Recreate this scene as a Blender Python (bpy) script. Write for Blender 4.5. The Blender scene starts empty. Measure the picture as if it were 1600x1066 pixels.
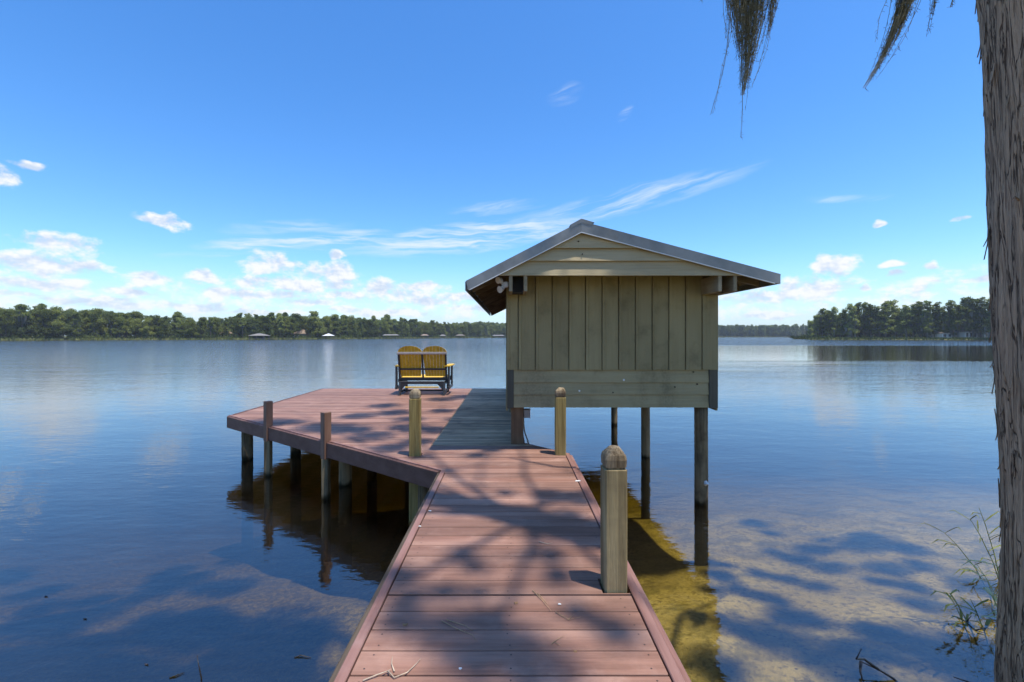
import bpy, math, random
import numpy as np
from mathutils import Vector, Matrix
R = math.radians
S = bpy.context.scene
COL = S.collection

# ------------------------------------------------------------------ camera
F, CX, CY, ZC, ZD = 711.0, 796.0, 525.0, 2.17, 0.77     # focal length (px of the 1600 px photo), vanishing point, eye height, deck height
cam_d = bpy.data.cameras.new('camera')
cam_d.sensor_width = 36.0
cam_d.lens = F / 1600 * 36
cam_d.shift_x = 4 / 1600
cam_d.shift_y = -8 / 1600
cam_d.clip_start = 0.05
cam_d.clip_end = 9000
cam = bpy.data.objects.new('camera', cam_d)
COL.objects.link(cam)
cam.location = (0, 0, ZC)
cam.rotation_euler = (R(90), 0, 0)
S.camera = cam

# ------------------------------------------------------------------ exposure
S.view_settings.view_transform = 'Standard'
S.view_settings.look = 'None'
S.view_settings.exposure = 0.50
S.view_settings.gamma = 1.0
S.view_settings.use_curve_mapping = False
S.render.engine = 'CYCLES'
S.cycles.max_bounces = 6
S.cycles.diffuse_bounces = 2
S.cycles.glossy_bounces = 3
S.cycles.transmission_bounces = 4
S.cycles.transparent_max_bounces = 12
S.cycles.caustics_reflective = False
S.cycles.caustics_refractive = False
S.cycles.use_denoising = True
S.cycles.use_adaptive_sampling = True
S.cycles.adaptive_threshold = 0.02

# ------------------------------------------------------------------ sun
SUN = Vector((0.235, -0.150, 1.0)).normalized()         # direction towards the sun
sun_d = bpy.data.lights.new('sun', 'SUN')
sun_d.energy = 4.1
sun_d.angle = R(0.75)
sun_d.color = (1.0, 0.945, 0.85)
sun = bpy.data.objects.new('sun', sun_d)
COL.objects.link(sun)
sun.rotation_euler = SUN.to_track_quat('Z', 'Y').to_euler()
sun.location = SUN * 60

# ------------------------------------------------------------------ node helpers
class NT:
    def __init__(s, tree):
        s.t = tree
    def n(s, typ, **kw):
        nd = s.t.nodes.new(typ)
        for k, v in kw.items():
            setattr(nd, k, v)
        return nd
    def put(s, sock, v):
        if v is None:
            return
        if hasattr(v, 'is_output'):
            s.t.links.new(v, sock)
        else:
            sock.default_value = v
    def m(s, op, a, b=None, c=None, clamp=False):
        nd = s.n('ShaderNodeMath', operation=op)
        nd.use_clamp = clamp
        for i, v in enumerate((a, b, c)):
            s.put(nd.inputs[i], v)
        return nd.outputs[0]
    def vm(s, op, a, b=None, c=None):
        nd = s.n('ShaderNodeVectorMath', operation=op)
        for i, v in enumerate((a, b, c)):
            s.put(nd.inputs[i], v)
        return nd.outputs['Value'] if op in ('DOT_PRODUCT', 'LENGTH') else nd.outputs[0]
    def noise(s, vec, scale, detail=4, rough=0.55, dist=0.0, color=False):
        nd = s.n('ShaderNodeTexNoise')
        s.put(nd.inputs['Vector'], vec)
        s.put(nd.inputs['Scale'], scale)
        nd.inputs['Detail'].default_value = detail
        nd.inputs['Roughness'].default_value = rough
        nd.inputs['Distortion'].default_value = dist
        return nd.outputs['Color' if color else 'Fac']
    def mix(s, fac, a, b, blend='MIX'):
        nd = s.n('ShaderNodeMix', data_type='RGBA', blend_type=blend)
        s.put(nd.inputs[0], fac)
        for i, v in ((6, a), (7, b)):
            if not hasattr(v, 'is_output') and len(v) == 3:
                v = (*v, 1)
            s.put(nd.inputs[i], v)
        return nd.outputs[2]
    def step(s, v, lo, hi, a=0.0, b=1.0):
        nd = s.n('ShaderNodeMapRange', interpolation_type='SMOOTHSTEP')
        s.put(nd.inputs[0], v)
        for i, q in enumerate((lo, hi, a, b)):
            s.put(nd.inputs[i + 1], q)
        return nd.outputs[0]
    def mapping(s, vec, scale=(1, 1, 1), loc=(0, 0, 0), rot=(0, 0, 0)):
        nd = s.n('ShaderNodeMapping')
        s.put(nd.inputs[0], vec)
        nd.inputs['Location'].default_value = loc
        nd.inputs['Rotation'].default_value = rot
        nd.inputs['Scale'].default_value = scale
        return nd.outputs[0]

# ------------------------------------------------------------------ world: clear summer sky, cumulus belt, thin cirrus
def azel(px, py):
    dx, dz = (px - CX) / F, (CY - py) / F
    return math.degrees(math.atan(dx)), math.degrees(math.atan(dz / math.hypot(1, dx)))

W = bpy.data.worlds.new('World')
S.world = W
W.use_nodes = True
W.node_tree.nodes.clear()
w = NT(W.node_tree)
sky = w.n('ShaderNodeTexSky', sky_type='NISHITA')
sky.sun_disc = False
sky.sun_elevation = math.asin(SUN.z)
sky.sun_rotation = math.atan2(SUN.x, SUN.y)
sky.altitude = 0
sky.air_density = 1.0
sky.dust_density = 0.6
sky.ozone_density = 2.2
hsv = w.n('ShaderNodeHueSaturation')
hsv.inputs['Hue'].default_value = 0.5
hsv.inputs['Saturation'].default_value = 1.27
hsv.inputs['Value'].default_value = 1.0
w.put(hsv.inputs['Color'], sky.outputs[0])
skycol = w.mix(1.0, hsv.outputs[0], (0.80, 0.985, 1.16), 'MULTIPLY')
tc = w.n('ShaderNodeTexCoord')
sep = w.n('ShaderNodeSeparateXYZ')
w.put(sep.inputs[0], tc.outputs['Generated'])
A = w.m('MULTIPLY', w.m('ARCTAN2', sep.outputs[0], sep.outputs[1]), 57.2958)
E = w.m('MULTIPLY', w.m('ARCSINE', sep.outputs[2]), 57.2958)
cmb = w.n('ShaderNodeCombineXYZ')
w.put(cmb.inputs[0], A)
w.put(cmb.inputs[1], E)
P = cmb.outputs[0]
Pn = w.mapping(P, (1.0, 1.5, 1.0))
warp = w.vm('MULTIPLY_ADD', w.noise(Pn, 0.33, 2, 0.5, color=True), (3.2, 1.5, 0), (-1.6, -0.75, 0))
Pw = w.vm('ADD', P, warp)
fb = w.noise(Pn, 0.42, 5, 0.62)
fb_up = w.noise(w.vm('ADD', Pn, (0.15, 1.0, 0)), 0.42, 3, 0.60)

def cloud_field(lst):
    out = None
    for (cx, cy, rx, ry) in lst:
        a0, e0 = azel(cx, cy)
        a1, _ = azel(cx + rx, cy)
        _, e1 = azel(cx, cy - ry)
        ia, ie = 1 / (a1 - a0), 1 / (e1 - e0)
        q = w.vm('MULTIPLY_ADD', Pw, (ia, ie, 0), (-a0 * ia, -e0 * ie, 0))
        d = w.vm('DOT_PRODUCT', q, q)
        out = d if out is None else w.m('MINIMUM', out, d)
    return w.m('SUBTRACT', 1.0, out)

cumuli = [(5, 278, 34, 17), (42, 258, 30, 9), (252, 346, 44, 13), (90, 382, 72, 20), (80, 414, 110, 18), (60, 440, 110, 15),
          (235, 434, 42, 14), (320, 433, 36, 12), (215, 458, 60, 9), (428, 412, 54, 20), (512, 426, 58, 21), (465, 444, 110, 14),
          (590, 448, 40, 18), (628, 460, 42, 16), (350, 458, 70, 12), (300, 478, 90, 9), (485, 472, 50, 9), (600, 488, 110, 8),
          (745, 482, 60, 9), (670, 470, 60, 10), (120, 470, 110, 8), (525, 400, 16, 8),
          (30, 460, 70, 10), (180, 480, 80, 8), (420, 462, 70, 10), (540, 462, 50, 9), (660, 448, 50, 9), (720, 462, 50, 10), (400, 488, 80, 7),
          (1306, 413, 38, 20), (1262, 450, 72, 22), (1190, 466, 86, 16), (1200, 493, 66, 8), (1390, 414, 22, 6), (1407, 430, 22, 7),
          (1448, 416, 18, 6), (1352, 449, 15, 6), (1466, 442, 18, 4), (1532, 436, 22, 9), (1368, 350, 14, 5), (1505, 340, 16, 5)]
M1 = cloud_field(cumuli)
# small fragments low down all round, a fuller belt outside the view
low = w.step(w.m('ABSOLUTE', w.m('SUBTRACT', E, 4.0)), 0.5, 6.5, 1.0, 0.0)
nb_ = w.noise(Pn, 0.13, 2, 0.5)
wide = w.step(w.m('ABSOLUTE', A), 46, 56, 0.82, 1.0)
Mb = w.m('SUBTRACT', w.m('MULTIPLY', w.m('MULTIPLY', low, wide), w.m('MULTIPLY', nb_, 2.2)), w.m('SUBTRACT', 1.7, low))
M = w.m('MAXIMUM', w.m('MAXIMUM', M1, Mb), -2.0)
shape = w.m('ADD', M, w.m('MULTIPLY', w.m('SUBTRACT', fb, 0.5), 3.6))
dens = w.step(shape, -0.12, 0.95)
relief = w.step(w.m('ADD', w.m('SUBTRACT', fb, fb_up), w.m('MULTIPLY', w.m('SUBTRACT', 1.0, M1, clamp=True), 0.10)), -0.16, 0.16)
ccol = w.mix(relief, (3.0, 3.55, 4.4), (4.75, 4.8, 4.9))
# milky veil low over the horizon
veil = w.m('MULTIPLY', w.step(E, 0.0, 9.5, 0.70, 0.0), w.step(w.noise(w.mapping(P, (0.35, 1.1, 1)), 0.35, 3, 0.55), 0.25, 0.75, 0.45, 1.0))
c1 = w.mix(veil, skycol, (3.2, 3.85, 4.8))
c2 = w.mix(w.m('MULTIPLY', dens, w.step(E, 0.0, 5.0, 0.70, 0.97)), c1, ccol)
# cirrus: fibres stretched along the direction of each family of streaks
Pl = w.vm('ADD', P, w.vm('MULTIPLY', warp, (0.25, 0.45, 0)))
fibre = {}
for key, ang in (('l', R(3)), ('r', R(13))):
    fibre[key] = w.step(w.noise(w.mapping(w.mapping(Pl, (1, 1, 1), rot=(0, 0, -ang)), (0.11, 1.15, 1)), 1.0, 4, 0.62, 0.5), 0.36, 0.72)
cir = None
for (x0, y0, x1, y1, th, op, key) in [(290, 386, 640, 366, 16, 0.88, 'l'), (480, 388, 980, 336, 24, 0.76, 'l'), (760, 360, 1210, 248, 21, 0.46, 'r'), (330, 362, 560, 352, 14, 0.36, 'l'),
                                      (560, 398, 860, 372, 12, 0.42, 'l'), (690, 330, 860, 316, 12, 0.32, 'r'), (1250, 313, 1400, 306, 6, 0.36, 'l'), (230, 398, 380, 397, 4, 0.36, 'l'),
                                      (850, 160, 915, 135, 14, 0.25, 'r'), (962, 190, 992, 165, 7, 0.34, 'r')]:
    a0, e0 = azel(x0, y0)
    a1, e1 = azel(x1, y1)
    ang = math.atan2(e1 - e0, a1 - a0)
    hl = 0.5 * math.hypot(a1 - a0, e1 - e0)
    hw = th / F * 57.3
    ca, sa = math.cos(ang), math.sin(ang)
    am, em = (a0 + a1) / 2, (e0 + e1) / 2
    q = w.vm('SUBTRACT', Pl, (am, em, 0))
    u = w.vm('DOT_PRODUCT', q, (ca / hl, sa / hl, 0))
    v = w.vm('DOT_PRODUCT', q, (-sa / hw, ca / hw, 0))
    body = w.m('SUBTRACT', 1.0, w.m('ADD', w.m('MULTIPLY', u, u), w.m('MULTIPLY', v, v)), clamp=True)
    k = w.m('MULTIPLY', w.m('MULTIPLY', body, fibre[key]), op * 1.5)
    cir = k if cir is None else w.m('MAXIMUM', cir, k)
c3 = w.mix(w.m('MINIMUM', cir, 0.85), c2, (3.9, 4.4, 5.0))
bg = w.n('ShaderNodeBackground')
w.put(bg.inputs[0], c3)
bg.inputs[1].default_value = 0.15
W.cycles.sampling_method = 'MANUAL'
W.cycles.sample_map_resolution = 256
wo = w.n('ShaderNodeOutputWorld')
w.put(wo.inputs[0], bg.outputs[0])

# ------------------------------------------------------------------ materials
def mat(name):
    mm = bpy.data.materials.new(name)
    mm.use_nodes = True
    mm.node_tree.nodes.clear()
    k = NT(mm.node_tree)
    k.out = k.n('ShaderNodeOutputMaterial')
    k.coord = k.n('ShaderNodeTexCoord')
    k.info = k.n('ShaderNodeObjectInfo')
    k.geo = k.n('ShaderNodeNewGeometry')
    return mm, k

def principled(k, col, rough=0.6, bump=None, bdist=0.01, metal=0.0, spec=0.5, bstr=1.0):
    p = k.n('ShaderNodeBsdfPrincipled')
    if not hasattr(col, 'is_output') and len(col) == 3:
        col = (*col, 1)
    k.put(p.inputs['Base Color'], col)
    k.put(p.inputs['Roughness'], rough)
    p.inputs['Metallic'].default_value = metal
    p.inputs['Specular IOR Level'].default_value = spec
    if bump is not None:
        b = k.n('ShaderNodeBump')
        b.inputs['Strength'].default_value = bstr
        b.inputs['Distance'].default_value = bdist
        k.put(b.inputs['Height'], bump)
        k.put(p.inputs['Normal'], b.outputs[0])
    k.put(k.out.inputs[0], p.outputs[0])
    return p

def shifted(k, amount=37.0):
    """object coordinates moved by a random amount for every object"""
    c = k.n('ShaderNodeCombineXYZ')
    for i, f in enumerate((1.0, 1.7, 2.3)):
        k.put(c.inputs[i], k.m('MULTIPLY', k.info.outputs['Random'], amount * f))
    return k.vm('ADD', k.coord.outputs['Object'], c.outputs[0])

def wood(name, c_dark, c_mid, c_light, axis=0, rough=0.65, grain=1.0, stain=(0.5, 0.5, 0.5), stain_amt=0.0, var=0.25, spec=0.3, bd=0.004, dark_foot=False, dirt=None):
    mm, k = mat(name)
    v = shifted(k)
    sc = [26.0, 26.0, 26.0]
    sc[axis] = 1.3
    g = k.noise(k.mapping(v, sc), 2.0 * grain, 6, 0.6, 0.4)
    sc2 = [7.0, 7.0, 7.0]
    sc2[axis] = 0.7
    big = k.noise(k.mapping(v, sc2), 1.0, 3, 0.5)
    blot = k.noise(v, 3.1, 5, 0.6)
    c = k.mix(k.step(g, 0.30, 0.70), c_dark, c_mid)
    c = k.mix(k.step(big, 0.35, 0.75), c, c_light)
    c = k.mix(k.m('MULTIPLY', k.step(blot, 0.50, 0.75), stain_amt), c, stain)
    if dirt:                             # grime and mildew in patches that run from board to board
        gp = k.noise(k.mapping(k.geo.outputs['Position'], (2.6, 1.5, 1.0)), 1.0, 6, 0.65)
        fine = k.noise(k.geo.outputs['Position'], 38.0, 3, 0.6)
        c = k.mix(k.m('MULTIPLY', k.m('MULTIPLY', k.step(gp, 0.45, 0.72), k.step(fine, 0.30, 0.65, 0.4, 1.0)), dirt[1]), c, dirt[0])
    if dark_foot:                              # near-black algae below the splash line, doubling as the dark reflection there
        sz = k.n('ShaderNodeSeparateXYZ')
        k.put(sz.inputs[0], k.geo.outputs['Position'])
        zz = k.m('ADD', sz.outputs[2], k.m('MULTIPLY', k.m('SUBTRACT', big, 0.5), 0.22))
        c = k.mix(k.step(zz, 0.02, 0.10, 1.0, 0.0), c, (0.028, 0.022, 0.009))
    h = k.n('ShaderNodeHueSaturation')
    k.put(h.inputs['Color'], c)
    k.put(h.inputs['Value'], k.m('MULTIPLY_ADD', k.info.outputs['Random'], var, 1 - var / 2))
    ht = k.m('ADD', k.m('MULTIPLY', g, 0.7), k.m('MULTIPLY', blot, 0.5))
    rg = k.m('MULTIPLY_ADD', blot, 0.25, rough - 0.12)
    principled(k, h.outputs[0], rg, ht, bd, spec=spec)
    return mm

MT = {}
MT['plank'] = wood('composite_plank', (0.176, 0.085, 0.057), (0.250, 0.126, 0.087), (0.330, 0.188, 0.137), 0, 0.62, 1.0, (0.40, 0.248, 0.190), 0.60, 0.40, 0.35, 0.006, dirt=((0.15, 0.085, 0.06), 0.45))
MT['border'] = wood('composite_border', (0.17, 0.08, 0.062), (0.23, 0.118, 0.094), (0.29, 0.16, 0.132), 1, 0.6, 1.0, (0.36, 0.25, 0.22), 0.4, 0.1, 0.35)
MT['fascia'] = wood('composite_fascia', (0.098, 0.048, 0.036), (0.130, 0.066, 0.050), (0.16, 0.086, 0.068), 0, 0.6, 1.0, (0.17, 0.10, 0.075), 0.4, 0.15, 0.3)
MT['weathered'] = wood('weathered_plank', (0.20, 0.110, 0.058), (0.54, 0.330, 0.185), (0.74, 0.50, 0.31), 0, 0.72, 1.3, (0.085, 0.06, 0.055), 0.6, 0.5, 0.25, 0.008)
MT['post'] = wood('treated_post', (0.160, 0.108, 0.034), (0.320, 0.235, 0.085), (0.42, 0.32, 0.130), 2, 0.75, 0.8, (0.15, 0.10, 0.05), 0.5, 0.2, 0.2, 0.008)
MT['postgrey'] = wood('greyed_post', (0.160, 0.112, 0.052), (0.33, 0.25, 0.122), (0.43, 0.34, 0.180), 2, 0.78, 0.8, (0.14, 0.105, 0.06), 0.5, 0.2, 0.2, 0.010)
MT['endgrain'] = wood('worn_end_grain', (0.10, 0.066, 0.036), (0.30, 0.225, 0.135), (0.46, 0.37, 0.245), 2, 0.85, 1.5, (0.06, 0.04, 0.03), 0.7, 0.1, 0.15, 0.012)
MT['pile'] = wood('weathered_pile', (0.065, 0.045, 0.024), (0.20, 0.145, 0.082), (0.33, 0.25, 0.145), 2, 0.8, 0.9, (0.05, 0.035, 0.022), 0.6, 0.2, 0.2, 0.014, dark_foot=True)
MT['redpost'] = wood('red_post', (0.14, 0.072, 0.046), (0.205, 0.112, 0.074), (0.26, 0.155, 0.108), 2, 0.65, 0.8, (0.14, 0.07, 0.05), 0.4, 0.1, 0.3, dark_foot=True)
MT['brownpost'] = wood('brown_post', (0.10, 0.058, 0.030), (0.175, 0.105, 0.058), (0.24, 0.155, 0.09), 2, 0.7, 0.8, (0.09, 0.055, 0.03), 0.5, 0.1, 0.3, dark_foot=True)
MT['joist'] = wood('joist_wood', (0.05, 0.036, 0.026), (0.10, 0.076, 0.055), (0.15, 0.115, 0.085), 1, 0.85, 1.0)
OL = ((0.240, 0.200, 0.102), (0.270, 0.226, 0.116), (0.300, 0.254, 0.134))
MT['board'] = wood('olive_painted_board', *OL, 2, 0.6, 0.7, (0.125, 0.10, 0.05), 0.6, 0.18, 0.3, 0.004, dirt=((0.15, 0.12, 0.06), 0.42))
MT['lap'] = wood('olive_painted_lap', (0.310, 0.260, 0.140), (0.350, 0.295, 0.162), (0.392, 0.334, 0.187), 0, 0.6, 0.7, (0.15, 0.125, 0.065), 0.5, 0.12, 0.3, 0.004, dirt=((0.12, 0.10, 0.055), 0.5))
MT['gable'] = wood('sunlit_olive_lap', (0.36, 0.285, 0.160), (0.42, 0.340, 0.200), (0.47, 0.385, 0.235), 0, 0.6, 0.8, (0.25, 0.20, 0.12), 0.4, 0.10, 0.3, 0.004)  # paler copy of the house paint, sunlight on the gable put into the colour
MT['corner'] = wood('dark_trim_board', (0.060, 0.058, 0.045), (0.075, 0.072, 0.056), (0.09, 0.086, 0.066), 2, 0.6, 0.7)
MT['soffit'] = wood('soffit_wood', (0.075, 0.058, 0.040), (0.13, 0.10, 0.07), (0.185, 0.145, 0.10), 0, 0.75, 0.9)
MT['beam'] = wood('tan_beam', (0.22, 0.18, 0.11), (0.30, 0.25, 0.165), (0.37, 0.31, 0.21), 1, 0.7, 0.8, (0.16, 0.12, 0.07), 0.4)

def simple(name, col, rough=0.5, metal=0.0, var=0.15, nscale=8.0, bd=0.002, spec=0.5):
    mm, k = mat(name)
    v = shifted(k)
    n = k.noise(v, nscale, 5, 0.6)
    c = k.mix(k.step(n, 0.3, 0.7), tuple(x * (1 - var) for x in col), tuple(min(1, x * (1 + var)) for x in col))
    principled(k, c, k.m('MULTIPLY_ADD', n, 0.2, rough - 0.1), n, bd, metal, spec)
    return mm

MT['metal'] = simple('galvanised_roof_metal', (0.40, 0.41, 0.43), 0.38, 0.85, 0.10, 5.0)
MT['metaltrim'] = simple('galvanised_trim', (0.235, 0.230, 0.222), 0.42, 0.45, 0.22, 3.0)
MT['metaledge'] = simple('bright_drip_edge', (0.66, 0.66, 0.66), 0.45, 0.2, 0.08)
MT['yellow'] = simple('yellow_lumber', (0.70, 0.43, 0.025), 0.55, 0, 0.12, 14)
MT['yellowback'] = simple('yellow_slat', (0.62, 0.36, 0.016), 0.5, 0, 0.15, 14)
MT['black'] = simple('black_lumber', (0.028, 0.029, 0.032), 0.5, 0, 0.25, 14)
MT['greybar'] = simple('grey_brown_bar', (0.36, 0.31, 0.28), 0.6, 0, 0.12, 14)
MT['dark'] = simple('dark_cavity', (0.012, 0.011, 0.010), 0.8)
MT['box'] = simple('grey_plastic_box', (0.24, 0.235, 0.22), 0.55)
MT['white'] = simple('white_plastic', (0.70, 0.68, 0.64), 0.5)
MT['screw'] = simple('screw_head', (0.045, 0.035, 0.032), 0.5, 0.4)
MT['twig'] = simple('pale_dry_twig', (0.46, 0.36, 0.26), 0.8, 0, 0.25, 30)
MT['needle'] = simple('dry_needle', (0.36, 0.23, 0.12), 0.8, 0, 0.3, 30)
MT['darktwig'] = simple('wet_dark_twig', (0.022, 0.017, 0.014), 0.5, 0, 0.3, 30)
MT['deadleaf'] = simple('dead_leaf', (0.30, 0.17, 0.08), 0.8, 0, 0.3, 30)
MT['stucco'] = simple('pale_stucco', (0.62, 0.55, 0.45), 0.85, 0, 0.06)
MT['brickwall'] = simple('brown_house_wall', (0.30, 0.22, 0.15), 0.85, 0, 0.1)
MT['tileroof'] = simple('tan_tile_roof', (0.25, 0.18, 0.125), 0.8, 0, 0.12)
MT['greyroof'] = simple('grey_shingle_roof', (0.20, 0.185, 0.165), 0.85, 0, 0.12)
MT['whiteroof'] = simple('white_canopy_roof', (0.62, 0.61, 0.59), 0.7, 0, 0.05)
MT['glass'] = simple('dark_window_glass', (0.03, 0.035, 0.04), 0.1)
MT['farwood'] = simple('far_dock_wood', (0.15, 0.125, 0.10), 0.85)

def foliage(name, c1, c2, c3, trans=0.50, ns=0.6, var=0.5):
    mm, k = mat(name)
    n = k.noise(k.geo.outputs['Position'], ns, 3, 0.6)
    r = k.m('ADD', k.m('MULTIPLY', n, 0.8), k.m('MULTIPLY', k.info.outputs['Random'], 0.5))
    c = k.mix(k.step(r, 0.35, 0.62), c1, c2)
    c = k.mix(k.step(r, 0.62, 0.95), c, c3)
    h = k.n('ShaderNodeHueSaturation')
    k.put(h.inputs['Color'], c)
    k.put(h.inputs['Value'], k.m('MULTIPLY_ADD', k.info.outputs['Random'], var, 1 - var / 2))
    d = k.n('ShaderNodeBsdfDiffuse')
    k.put(d.inputs[0], h.outputs[0])
    t = k.n('ShaderNodeBsdfTranslucent')
    k.put(t.inputs[0], h.outputs[0])
    x = k.n('ShaderNodeMixShader')
    x.inputs[0].default_value = trans
    k.put(x.inputs[1], d.outputs[0])
    k.put(x.inputs[2], t.outputs[0])
    k.put(k.out.inputs[0], x.outputs[0])
    return mm

MT['leaf_oak'] = foliage('oak_foliage', (0.085, 0.110, 0.026), (0.160, 0.190, 0.044), (0.225, 0.245, 0.065))
MT['leaf_cyp'] = foliage('cypress_foliage', (0.130, 0.165, 0.045), (0.215, 0.255, 0.068), (0.285, 0.315, 0.098))
MT['leaf_far'] = foliage('far_foliage', (0.090, 0.120, 0.042), (0.135, 0.170, 0.058), (0.18, 0.215, 0.075))
MT['leaf_shrub'] = foliage('shrub_foliage', (0.040, 0.060, 0.020), (0.075, 0.105, 0.030), (0.15, 0.18, 0.05), ns=0.12)
MT['leaf_near'] = foliage('canopy_foliage', (0.04, 0.07, 0.02), (0.07, 0.11, 0.03), (0.10, 0.14, 0.04))
MT['moss'] = foliage('moss_strand', (0.080, 0.070, 0.042), (0.145, 0.130, 0.080), (0.23, 0.21, 0.14), 0.2, 9.0, 0.2)
MT['moss_far'] = foliage('grey_moss', (0.13, 0.125, 0.095), (0.17, 0.165, 0.125), (0.21, 0.20, 0.155), 0.2, 0.8, 0.3)
MT['reed'] = foliage('reed_blade', (0.28, 0.32, 0.10), (0.46, 0.48, 0.20), (0.64, 0.58, 0.34), 0.3, 9.0, 0.7)
MT['grass'] = foliage('shore_grass', (0.10, 0.125, 0.035), (0.17, 0.19, 0.055), (0.26, 0.26, 0.10), 0.2, 0.15, 0.2)
MT['bark_far'] = wood('far_bark', (0.06, 0.048, 0.036), (0.115, 0.092, 0.068), (0.17, 0.14, 0.105), 2, 0.9, 0.2)

# bark of the near trunk: long fibrous ridges
mm, k = mat('cypress_bark')
v = k.coord.outputs['Object']
rid = k.noise(k.mapping(v, (60, 60, 2.6)), 1.0, 6, 0.62, 0.8)
fin = k.noise(k.mapping(v, (120, 120, 9)), 1.0, 5, 0.6, 0.5)
big = k.noise(k.mapping(v, (5, 5, 1.1)), 1.0, 3, 0.5)
crk = k.noise(k.mapping(v, (22, 22, 1.6), (3, 1, 2)), 1.0, 4, 0.6, 1.2)
crack = k.step(k.m('ABSOLUTE', k.m('SUBTRACT', crk, 0.5)), 0.004, 0.030)
c = k.mix(k.step(rid, 0.28, 0.58), (0.175, 0.112, 0.072), (0.58, 0.405, 0.262))
c = k.mix(k.step(fin, 0.42, 0.75), c, (0.64, 0.46, 0.31))
c = k.mix(k.m('MULTIPLY', k.step(big, 0.5, 0.8), 0.55), c, (0.25, 0.145, 0.085))
c = k.mix(crack, (0.15, 0.10, 0.066), c)
ht = k.m('ADD', k.m('ADD', k.m('MULTIPLY', rid, 1.0), k.m('MULTIPLY', fin, 0.35)), k.m('MULTIPLY', crack, 0.5))
principled(k, c, 0.9, ht, 0.022, spec=0.1)
MT['bark'] = mm

# lake water: Fresnel mirror over clear, tannin-stained water
mm, k = mat('lake_water')
pos = k.geo.outputs['Position']
sp = k.n('ShaderNodeSeparateXYZ')
k.put(sp.inputs[0], pos)
px_, py_ = sp.outputs[0], sp.outputs[1]
wob = k.noise(k.mapping(pos, (0.012, 0.05, 1)), 1.0, 4, 0.55)
# sheltered calm strip in front of the peninsula, wind-ruffled water elsewhere
yy = k.m('ADD', py_, k.m('MULTIPLY', k.m('SUBTRACT', wob, 0.5), 46))
strip = k.m('MULTIPLY', k.step(yy, 30, 38), k.step(yy, 98, 118, 1.0, 0.0))
strip = k.m('MULTIPLY', strip, k.step(k.m('ADD', px_, k.m('MULTIPLY', wob, 20)), 4, 34))
pat = k.noise(k.mapping(pos, (0.02, 0.11, 1)), 1.0, 4, 0.6)
near = k.step(py_, 9, 34, 1.0, 0.0)
calm = k.m('MAXIMUM', strip, k.m('MULTIPLY', k.step(pat, 0.56, 0.70), 0.35))
amp = k.m('MULTIPLY', k.m('SUBTRACT', 1.0, k.m('MULTIPLY', calm, 0.88)), k.m('SUBTRACT', 1.0, k.m('MULTIPLY', near, 0.79)))
r1 = k.noise(k.mapping(pos, (1.1, 2.3, 1), rot=(0, 0, 0.25)), 1.0, 2, 0.5)
r2 = k.noise(k.mapping(pos, (3.6, 8.5, 1), rot=(0, 0, -0.15)), 1.0, 3, 0.55)
r3 = k.noise(k.mapping(pos, (0.16, 0.5, 1), rot=(0, 0, 0.1)), 1.0, 2, 0.5)
hgt = k.m('ADD', k.m('ADD', k.m('MULTIPLY', r1, 0.024), k.m('MULTIPLY', r2, 0.016)), k.m('MULTIPLY', r3, 0.05))
bp = k.n('ShaderNodeBump')
bp.inputs['Distance'].default_value = 1.0
k.put(bp.inputs['Strength'], 1.0)
k.put(bp.inputs['Height'], k.m('MULTIPLY', hgt, k.m('MULTIPLY', amp, k.step(py_, 20, 120, 1.0, 4.0))))
fr = k.n('ShaderNodeFresnel')
fr.inputs[0].default_value = 2.25
k.put(fr.inputs['Normal'], bp.outputs[0])
gl = k.n('ShaderNodeBsdfGlossy')
gl.inputs['Color'].default_value = (1, 1, 1, 1)
k.put(gl.inputs['Roughness'], k.m('MULTIPLY', amp, 0.05))
k.put(gl.inputs['Normal'], bp.outputs[0])
tr = k.n('ShaderNodeBsdfTransparent')
mx = k.n('ShaderNodeMixShader')
k.put(mx.inputs[0], fr.outputs[0])
k.put(mx.inputs[1], tr.outputs[0])
k.put(mx.inputs[2], gl.outputs[0])
k.put(k.out.inputs['Surface'], mx.outputs[0])
va = k.n('ShaderNodeVolumeAbsorption')
va.inputs['Color'].default_value = (0.62, 0.57, 0.10, 1)
va.inputs['Density'].default_value = 0.62
vs_ = k.n('ShaderNodeVolumeScatter')
vs_.inputs['Color'].default_value = (0.66, 0.64, 0.58, 1)
vs_.inputs['Density'].default_value = 0.055
ad = k.n('ShaderNodeAddShader')
k.put(ad.inputs[0], va.outputs[0])
k.put(ad.inputs[1], vs_.outputs[0])
k.put(k.out.inputs['Volume'], ad.outputs[0])
MT['water'] = mm

# lake bed: pale sand with leaf litter and algae
mm, k = mat('lake_bed_sand')
pos = k.geo.outputs['Position']
n1 = k.noise(pos, 1.3, 5, 0.6)
n2 = k.noise(pos, 16.0, 4, 0.65)
n3 = k.noise(pos, 55.0, 3, 0.6)
vo = k.n('ShaderNodeTexVoronoi', feature='F1')
k.put(vo.inputs['Vector'], k.mapping(pos, (1, 1, 0.2)))
vo.inputs['Scale'].default_value = 13.0
c = k.mix(k.step(n1, 0.35, 0.7), (0.40, 0.31, 0.115), (0.62, 0.49, 0.19))
c = k.mix(k.m('MULTIPLY', k.step(n2, 0.48, 0.66), 0.8), c, (0.17, 0.13, 0.05))
c = k.mix(k.m('MULTIPLY', k.step(n3, 0.55, 0.75), 0.55), c, (0.55, 0.47, 0.30))
c = k.mix(k.m('MULTIPLY', k.step(vo.outputs['Distance'], 0.10, 0.20, 1, 0), k.step(n1, 0.45, 0.6)), c, (0.10, 0.07, 0.035))
algae = k.noise(pos, 2.3, 6, 0.7)
c = k.mix(k.m('MULTIPLY', k.step(algae, 0.47, 0.62), 0.75), c, (0.20, 0.165, 0.055))
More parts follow.
